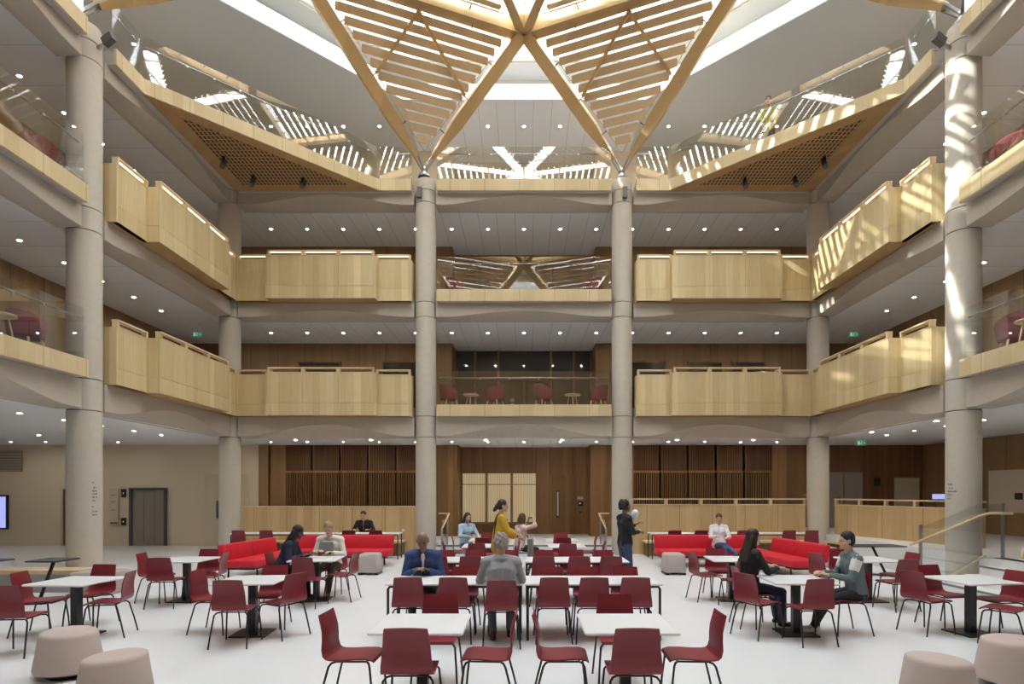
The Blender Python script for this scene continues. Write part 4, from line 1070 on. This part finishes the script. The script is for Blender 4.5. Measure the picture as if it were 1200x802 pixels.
def person(loc, rz, label, sit=True, skin='light', hair=(.05, .03, .02), hairstyle='short', top=(.02, .02, .03), sleeves='long', legs=(.03, .04, .08), shoes=(.03, .03, .03),
           lean=12, head_turn=0, head_tilt=10, hands=((-.16, .42, .80), (.16, .42, .80)), feet=None, scale=1.04, seat=.475, cross=False, coat=None, collar=None, female=False, extra=None, knees=None, vox=.009, torso_turn=0, yoke=None):
    """figure built from its joints; faces +Y, right hand at +X; all parts are voxel-fused shells"""
    K = scale; sk = flat('skin_%s' % label[:12], SKIN[skin], .5)
    sk_ = sk; m = Matrix.Translation(Vector(loc)) @ Matrix.Rotation(math.radians(rz), 4, 'Z')
    hipz = (seat+.10)/K if sit else .93
    hip = Vector((0, 0, hipz)); a = math.radians(lean)
    up = Vector((0, math.sin(a), math.cos(a))); ri = Vector((1, 0, 0)); fw = Vector((0, math.cos(a), -math.sin(a)))
    if torso_turn:
        R = Matrix.Rotation(math.radians(torso_turn), 3, 'Z'); up = R @ up; ri = R @ ri; fw = R @ fw
    waist = hip+up*.20; chest = hip+up*.38; neck = hip+up*.53; 
    up2 = (up*.6+Vector((0, 0, .4))).normalized()
    hr = Matrix.Rotation(math.radians(head_turn), 3, 'Z') @ Matrix.Rotation(math.radians(-head_tilt), 3, 'X')
    hc = neck + up2*.105 + Vector((0, .025, 0)) + hr @ Vector((0, .012, .075))
    sw = .165 if female else .19; tw = .75 if female else .9
    sh = [neck + ri*s*sw - up*.055 for s in (-1, 1)]
    body, cl, tr, shoe, hm = MB(), MB(), MB(), MB(), MB()
    def cap(b, p, q, r0, r1): b.capsule(p, q, r0, r1, 10)
    # torso
    for b, g in ((body, 0), (cl, .014)):
        for s in (-1, 1):
            cap(b, hip+ri*s*.075, waist+ri*s*.055*tw, .105+g, .098*(.92 if female else 1)+g)
            cap(b, waist+ri*s*.055*tw, chest+ri*s*.085*tw+fw*.01, .098*(.92 if female else 1)+g, .112*(.94 if female else 1)+g)
            cap(b, chest+ri*s*.085*tw, neck+ri*s*.10-up*.07, .108+g, .072+g)
            cap(b, neck+ri*s*.02-up*.02, sh[s > 0], .055+g, .062+g)
            if female: cap(b, chest+ri*s*.07+fw*.06-up*.02, chest+ri*s*.065+fw*.085-up*.03, .058+g, .045+g)
    cap(body, neck-up*.06, hc-(hr @ Vector((0, .01, .05))), .056, .052)
    # head
    def H(v): return hc + hr @ Vector(v)
    body.ellip(H((0, -.012, .025)), .076, .095, .092, hr); body.ellip(H((0, .022, -.045)), .056, .066, .068, hr)
    cap(body, H((0, .088, .0)), H((0, .104, -.028)), .009, .014); cap(body, H((0, .068, -.098)), H((0, .074, -.09)), .022, .02)
    for s in (-1, 1):
        body.ellip(H((s*.078, -.01, -.012)), .012, .02, .032, hr, 8)
        cap(body, H((s*.018, .078, .022)), H((s*.045, .068, .022)), .009, .008)
        cap(body, H((s*.04, .05, -.035)), H((s*.045, .03, -.04)), .024, .024)
    # arms
    Ht = []
    for i, s in enumerate((-1, 1)):
        hd = Vector(hands[i])
        el, wr = ik(sh[i], hd, .285, .255, (s*.55, -.45, -.75))
        dirf = (wr-el).normalized()
        cap(body, sh[i], el, .048, .038); cap(body, el, wr, .036, .024)
        Ht.append((wr, dirf))
        if sleeves != 'none':
            e1 = wr-dirf*.02 if sleeves == 'long' else el
            cap(cl, sh[i], el, .064, .054)
            if sleeves == 'long': cap(cl, el, e1, .052, .038)
            elif sleeves == 'half': cap(cl, el, el+dirf*.06, .054, .052)
        # hand: palm, four bent fingers of unequal length, thumb from the side of the palm
        side = dirf.cross(Vector((0, 0, 1)));
        if side.length < .1: side = Vector((1, 0, 0))
        side.normalize(); pn = side.cross(dirf).normalized(); 
        if pn.z > 0: pn = -pn
        pc = wr+dirf*.055
        for q in (-.028, -.010, .010, .028): cap(body, wr+dirf*.012+side*q*.7, wr+dirf*.088+side*q, .014, .012)
        for q, ln in ((-.033, .062), (-.012, .076), (.011, .080), (.033, .070)):
            k0 = wr+dirf*.09+side*q; k1 = k0+(dirf*.9+pn*.35).normalized()*ln*.5; k2 = k1+(dirf*.55+pn*.8).normalized()*ln*.5
            cap(body, k0, k1, .0095, .009); cap(body, k1, k2, .009, .0078)
        tin = -s
        t0 = wr+dirf*.03+side*.030*(tin if side.x > 0 else -tin); t1 = t0+(dirf*.6+side*.8*(tin if side.x > 0 else -tin)+pn*.3).normalized()*.042; t2 = t1+(dirf*.95+pn*.35).normalized()*.03
        cap(body, t0, t1, .013, .011); cap(body, t1, t2, .011, .009)
    # legs
    if feet is None: feet = ((-.12, .46, .07), (.12, .46, .07)) if sit else ((-.11, .02, .07), (.11, .0, .07))
    for i, s in enumerate((-1, 1)):
        hj = hip+Vector((s*.09, 0, -.01)); ft = Vector(feet[i]); ft.z = ft.z/K if ft.z < .2 else ft.z
        pole = (knees[i] if knees else ((s*.10, 1, .9) if sit else (s*.08, 1, 0)))
        kn, an = ik(hj, ft, .43, .42, pole)
        cap(body, hj, kn, .078, .052); cap(body, kn, an, .050, .034)
        cap(tr, hj+Vector((0, -.01, 0)), kn, .098, .068); cap(tr, kn, an+(kn-an)*.10, .066, .052)
        cap(tr, hj, hip, .10, .11)
        toe = Vector((s*.25, 1, 0)).normalized()
        if cross and i == cross-1: toe = Vector((0, .8, -.5)).normalized()
        z = Vector((0, 0, 0))
        b0 = an+Vector((0, 0, -.035))
        cap(shoe, b0-toe*.035, b0+toe*.09, .036, .036); cap(shoe, b0+toe*.09, b0+toe*.17, .036, .028); cap(shoe, an+Vector((0, 0, .02)), b0, .042, .040)
        cap(body, an, b0+toe*.12, .03, .022)
    # hair
    if hairstyle != 'bald':
        hm.ellip(H((0, -.022, .042)), .086, .098, .092, hr)
        hm.ellip(H((0, -.045, -.005)), .080, .072, .080, hr)
        if hairstyle == 'long':
            bk = H((0, -.08, -.02))
            for q in (-.06, -.03, 0, .03, .06): cap(hm, H((q, -.055, .0)), neck+ri*q*1.7-fw*.10-up*.16, .042, .026)
            for s in (-1, 1): cap(hm, H((s*.072, .0, .01)), H((s*.085, -.02, -.13)), .024, .022); cap(hm, H((s*.085, -.02, -.13)), neck+ri*s*.10+fw*.0-up*.12, .024, .018)
        if hairstyle == 'bob':
            for s in (-1, 1): cap(hm, H((s*.074, -.015, .02)), H((s*.08, -.03, -.10)), .03, .032)
            for q in (-.05, 0, .05): cap(hm, H((q, -.07, 0)), H((q, -.085, -.10)), .045, .04)
        if hairstyle == 'bun':
            hm.ellip(H((0, -.125, .03)), .042, .042, .042, hr)
        if hairstyle == 'tied':
            cap(hm, H((0, -.10, .0)), H((0, -.16, -.09)), .05, .035)
        if hairstyle == 'curly':
            for k in range(34):
                an_ = k*2.4; zz = -.06+.18*(k/34); qq = .078*math.sqrt(max(.1, 1-(zz/.14)**2)); hm.ellip(H((qq*math.cos(an_), -.045+min(.05, qq*math.sin(an_)), zz)), .03, .03, .03, None, 8)
    else:
        hm.ellip(H((0, -.045, -.012)), .084, .066, .05, hr)
    def fin(b):
        for i_, v in enumerate(b.v): b.v[i_] = m @ (v*K)
        return b
    o = remesh(fin(body), 'person', sk, None, vox)
    tag(o, label, 'person')
    c = remesh(fin(cl), 'top', cmat(top), o, vox*1.2, 2); t = remesh(fin(tr), 'trousers', cmat(legs), o, vox*1.3, 2)
    sh_ = remesh(fin(shoe), 'shoes', cmat(shoes, .5), o, vox*1.1); h_ = remesh(fin(hm), 'hair', cmat(hair, .6), o, vox*1.2)
    # eyes, brows and lips
    for s in (-1, 1):
        e = MB().ellip(H((s*.031, .078, .004)), .012, .008, .007, hr, 8); fin(e).build('eye', cmat((.03, .02, .015), .3), o)
    l_ = MB().ellip(H((0, .091, -.058)), .022, .008, .008, hr, 8); fin(l_).build('lips', cmat((.35, .10, .09), .5), o)
    W = lambda v: m @ (Vector(v)*K)
    if coat:
        mb = MB()
        for s in (-1, 1):
            cap(mb, neck+ri*s*.10-up*.05, hip+ri*s*.13-fw*.02-up*.12, .085, .125)
            cap(mb, neck+ri*s*.07-up*.04+fw*.02, hip+ri*s*.15+fw*.04-up*.10, .075, .085)
            el, wr = ik(sh[s > 0], Vector(hands[s > 0]), .285, .255, (s*.55, -.45, -.75))
            cap(mb, sh[s > 0], el, .08, .085); cap(mb, el, el.lerp(wr, .55), .085, .09)
        remesh(fin(mb), 'cardigan', cmat(coat), o, vox*1.3, 2)
        mb = MB(); cap(mb, neck-up*.10+fw*.10, hip+fw*.10, .05, .07); remesh(fin(mb), 'shirt_front', cmat(top), o, vox*1.2)
    if yoke:
        mb = MB()
        for i, s in enumerate((-1, 1)):
            el, wr = ik(sh[i], Vector(hands[i]), .285, .255, (s*.55, -.45, -.75))
            cap(mb, sh[i], sh[i].lerp(el, .5), .074, .066); cap(mb, neck+ri*s*.06-up*.05-fw*.01, sh[i], .062, .074)
        remesh(fin(mb), 'shoulder_panel', cmat(yoke), o, vox*1.2)
    if collar:
        mb = MB(); cap(mb, neck-up*.02+fw*.055, chest+fw*.118-up*.08, .03, .022); remesh(fin(mb), 'shirt_front', cmat(collar), o, vox)
    return o, W, H, fin
def held(mb, name, mat, label, cat):
    return tag(_top(mb, name, mat), label, cat)
# woman in navy at the left
person((-4.50, 11.0, 0), -86, 'person with long dark hair in a navy top leaning over the left table', skin='dark', hair=(.012, .01, .012), hairstyle='long', top=(.012, .016, .045), legs=(.015, .015, .02), lean=26, head_tilt=20, hands=((-.12, .50, .80), (.14, .44, .79)), female=True)
_, W, H, _f = person((-3.78, 11.78, 0), 180, 'person in a cream white shirt and brown trousers reading a tablet', hair=(.36, .26, .15), hairstyle='short', top=(.78, .75, .66), legs=(.075, .035, .025), shoes=(.02, .015, .015), lean=14, head_tilt=28, hands=((-.13, .36, .80), (.13, .36, .82)), feet=((-.10, .56, .07), (.13, .52, .07)))
mb = MB(); mb.bar((-3.80, 11.36, .80), (-3.80, 11.50, 1.02), .26, .012, up=(0, 1, .6)); held(mb, 'tablet', 'darksteel', 'grey tablet held upright by the person in the cream shirt', 'tablet')
person((-4.92, 18.52, 0), 180, 'person in black with a red lanyard writing at the table behind the left sofa', hair=(.03, .02, .015), top=(.012, .012, .014), lean=16, head_tilt=16, hands=((-.22, .42, .80), (.22, .42, .80)), collar=(.35, .02, .03), seat=.46, vox=.012)
_, W, H, _f = person((-1.50, 9.06, 0), 183, 'balding man in a blue suit jacket checking a phone at the communal table', skin='brown', hair=(.10, .09, .085), hairstyle='bald', top=(.035, .065, .19), legs=(.015, .02, .03), lean=22, head_tilt=26, hands=((-.09, .36, .80), (.10, .38, .80)), collar=(.85, .78, .80), scale=1.07)
mb = MB(); mb.bar((-1.47, 8.74, .80), (-1.42, 8.62, .845), .08, .012); held(mb, 'phone', 'black', 'black phone in the hands of the man in the blue suit', 'phone')
person((-.30, 7.84, 0), 3, 'grey-haired person in a pale grey top seated with their back to the camera', hair=(.30, .27, .23), hairstyle='curly', top=(.36, .37, .38), legs=(.13, .15, .17), shoes=(.05, .03, .03), lean=8, head_tilt=14, hands=((-.17, .40, .80), (.17, .40, .80)), feet=((-.10, .18, .07), (.12, .34, .07)))
person((-.50, 12.05, 0), -78, 'standing person with dark tied hair in a mustard yellow cardigan', sit=False, skin='light', hair=(.03, .018, .02), hairstyle='tied', top=(.012, .01, .012), coat=(.55, .33, .03), legs=(.012, .012, .014), lean=3, head_tilt=4, head_turn=0, hands=((-.10, .36, 1.08), (.12, .34, 1.05)), female=True)
_, W, H, _f = person((-.12, 15.2, 0), -60, 'seated person in a pale pink top raising both arms before the face', skin='tan', hair=(.08, .045, .03), hairstyle='bob', top=(.68, .50, .47), sleeves='half', legs=(.02, .02, .025), lean=6, head_tilt=2, head_turn=20, hands=((-.06, .30, 1.22), (.04, .36, 1.27)), female=True)
person((-1.55, 15.95, 0), -150, 'person in pale blue seated behind the one in the yellow cardigan', hair=(.04, .03, .03), hairstyle='long', top=(.42, .55, .68), legs=(.1, .1, .15), lean=6, female=True, vox=.012)
_, W, H, _f = person((2.02, 11.95, 0), -70, 'standing person with curly dark hair in a black top and blue jeans', sit=False, skin='brown', hair=(.02, .012, .012), hairstyle='curly', top=(.014, .015, .02), legs=(.05, .075, .16), shoes=(.5, .5, .5), lean=-2, head_tilt=-2, hands=((-.06, .26, 1.27), (.06, .28, 1.14)), female=True)
mb = MB(); mb.capsule((2.16, 11.95, 1.44), (2.22, 11.93, 1.56), .06, .075, 12)
o = remesh(mb, 'white_bag', 'top', None, .01); tag(o, 'white paper bundle held up by the standing person in black', 'bundle')
_, W, H, _f = person((5.22, 15.98, 0), 168, 'person in a white jumper and blue jeans sitting cross-legged on the right sofa', skin='light', hair=(.10, .05, .03), hairstyle='bun', top=(.78, .78, .80), legs=(.06, .095, .20), shoes=(.02, .02, .02), lean=-8, head_tilt=12, hands=((-.16, .30, .76), (.10, .30, .78)), feet=((-.10, .50, .07), (-.38, .62, .34)), cross=2, female=True, seat=.44, knees=((-.1, 1, .9), (-.25, .8, 1)))
person((3.36, 8.92, 0), -82, 'person with long dark hair in a black jumper, seated at the right-hand table', hair=(.025, .014, .010), hairstyle='long', top=(.012, .013, .014), legs=(.018, .025, .055), shoes=(.02, .02, .02), lean=3, head_tilt=3, hands=((-.12, .36, .83), (.08, .40, .82)), feet=((-.10, .48, .07), (.14, .44, .07)), female=True)
_, W, H, _f = person((4.70, 8.42, 0), 84, 'person with short black hair in a grey and white top, facing left', hair=(.012, .010, .010), hairstyle='short', top=(.13, .17, .18), legs=(.02, .02, .022), shoes=(.75, .75, .75), lean=10, head_tilt=4, hands=((-.12, .40, .80), (.16, .38, .80)), feet=((-.05, .60, .07), (.10, .52, .07)), yoke=(.75, .75, .73))
person((7.15, 17.5, ZF[2]-.03), 160, 'person in a mustard top standing behind the top walkway glass at the right', sit=False, hair=(.05, .03, .02), top=(.45, .38, .05), legs=(.03, .03, .05), vox=.013)


# ------------------------------------------------------------------ light, camera
w = bpy.data.worlds.new('sky'); S.world = w; w.use_nodes = True; nt = w.node_tree
bg = nt.nodes['Background']
tc = nt.nodes.new('ShaderNodeTexCoord'); sp = nt.nodes.new('ShaderNodeSeparateXYZ'); nt.links.new(tc.outputs['Generated'], sp.inputs[0])
rp = nt.nodes.new('ShaderNodeValToRGB')
rp.color_ramp.elements[0].position = .0; rp.color_ramp.elements[0].color = (.10, .10, .10, 1)
rp.color_ramp.elements[1].position = .25; rp.color_ramp.elements[1].color = (.93, .975, 1.03, 1)
nt.links.new(sp.outputs[2], rp.inputs[0]); nt.links.new(rp.outputs[0], bg.inputs['Color'])
SKY = 16.0
bg.inputs['Strength'].default_value = SKY
pl = bpy.data.lights.new('sky_portal', 'AREA'); pl.shape = 'RECTANGLE'; pl.size = 20.2; pl.size_y = 20.2
pl.cycles.is_portal = True
po = bpy.data.objects.new('sky_portal', pl); po.location = (0, CY, 17.9); COL.objects.link(po)
sl = bpy.data.lights.new('sun', 'SUN'); sl.energy = 20; sl.angle = math.radians(.6); sl.color = (1, .95, .86)
so = bpy.data.objects.new('sun', sl); COL.objects.link(so)
sd = Vector((.83, .13, -.56)); so.rotation_euler = sd.to_track_quat('-Z', 'Y').to_euler()
cam = bpy.data.cameras.new('camera'); co = bpy.data.objects.new('camera', cam); COL.objects.link(co)
co.location = (0, 0, 2.0); co.rotation_euler = (PI/2, 0, 0)
cam.sensor_width = 36; cam.lens = 36*700/1200
cam.shift_x = -14/1200; cam.shift_y = 175/1200
cam.clip_start = .1; cam.clip_end = 200
S.camera = co
S.view_settings.view_transform = 'Standard'; S.view_settings.look = 'None'; S.view_settings.gamma = 1
S.view_settings.use_curve_mapping = False; S.view_settings.exposure = 0.0
S.cycles.max_bounces = 10; S.cycles.diffuse_bounces = 6; S.cycles.glossy_bounces = 4; S.cycles.transparent_max_bounces = 24
S.cycles.caustics_reflective = False; S.cycles.caustics_refractive = False
S.cycles.sample_clamp_indirect = 6; S.cycles.use_denoising = True
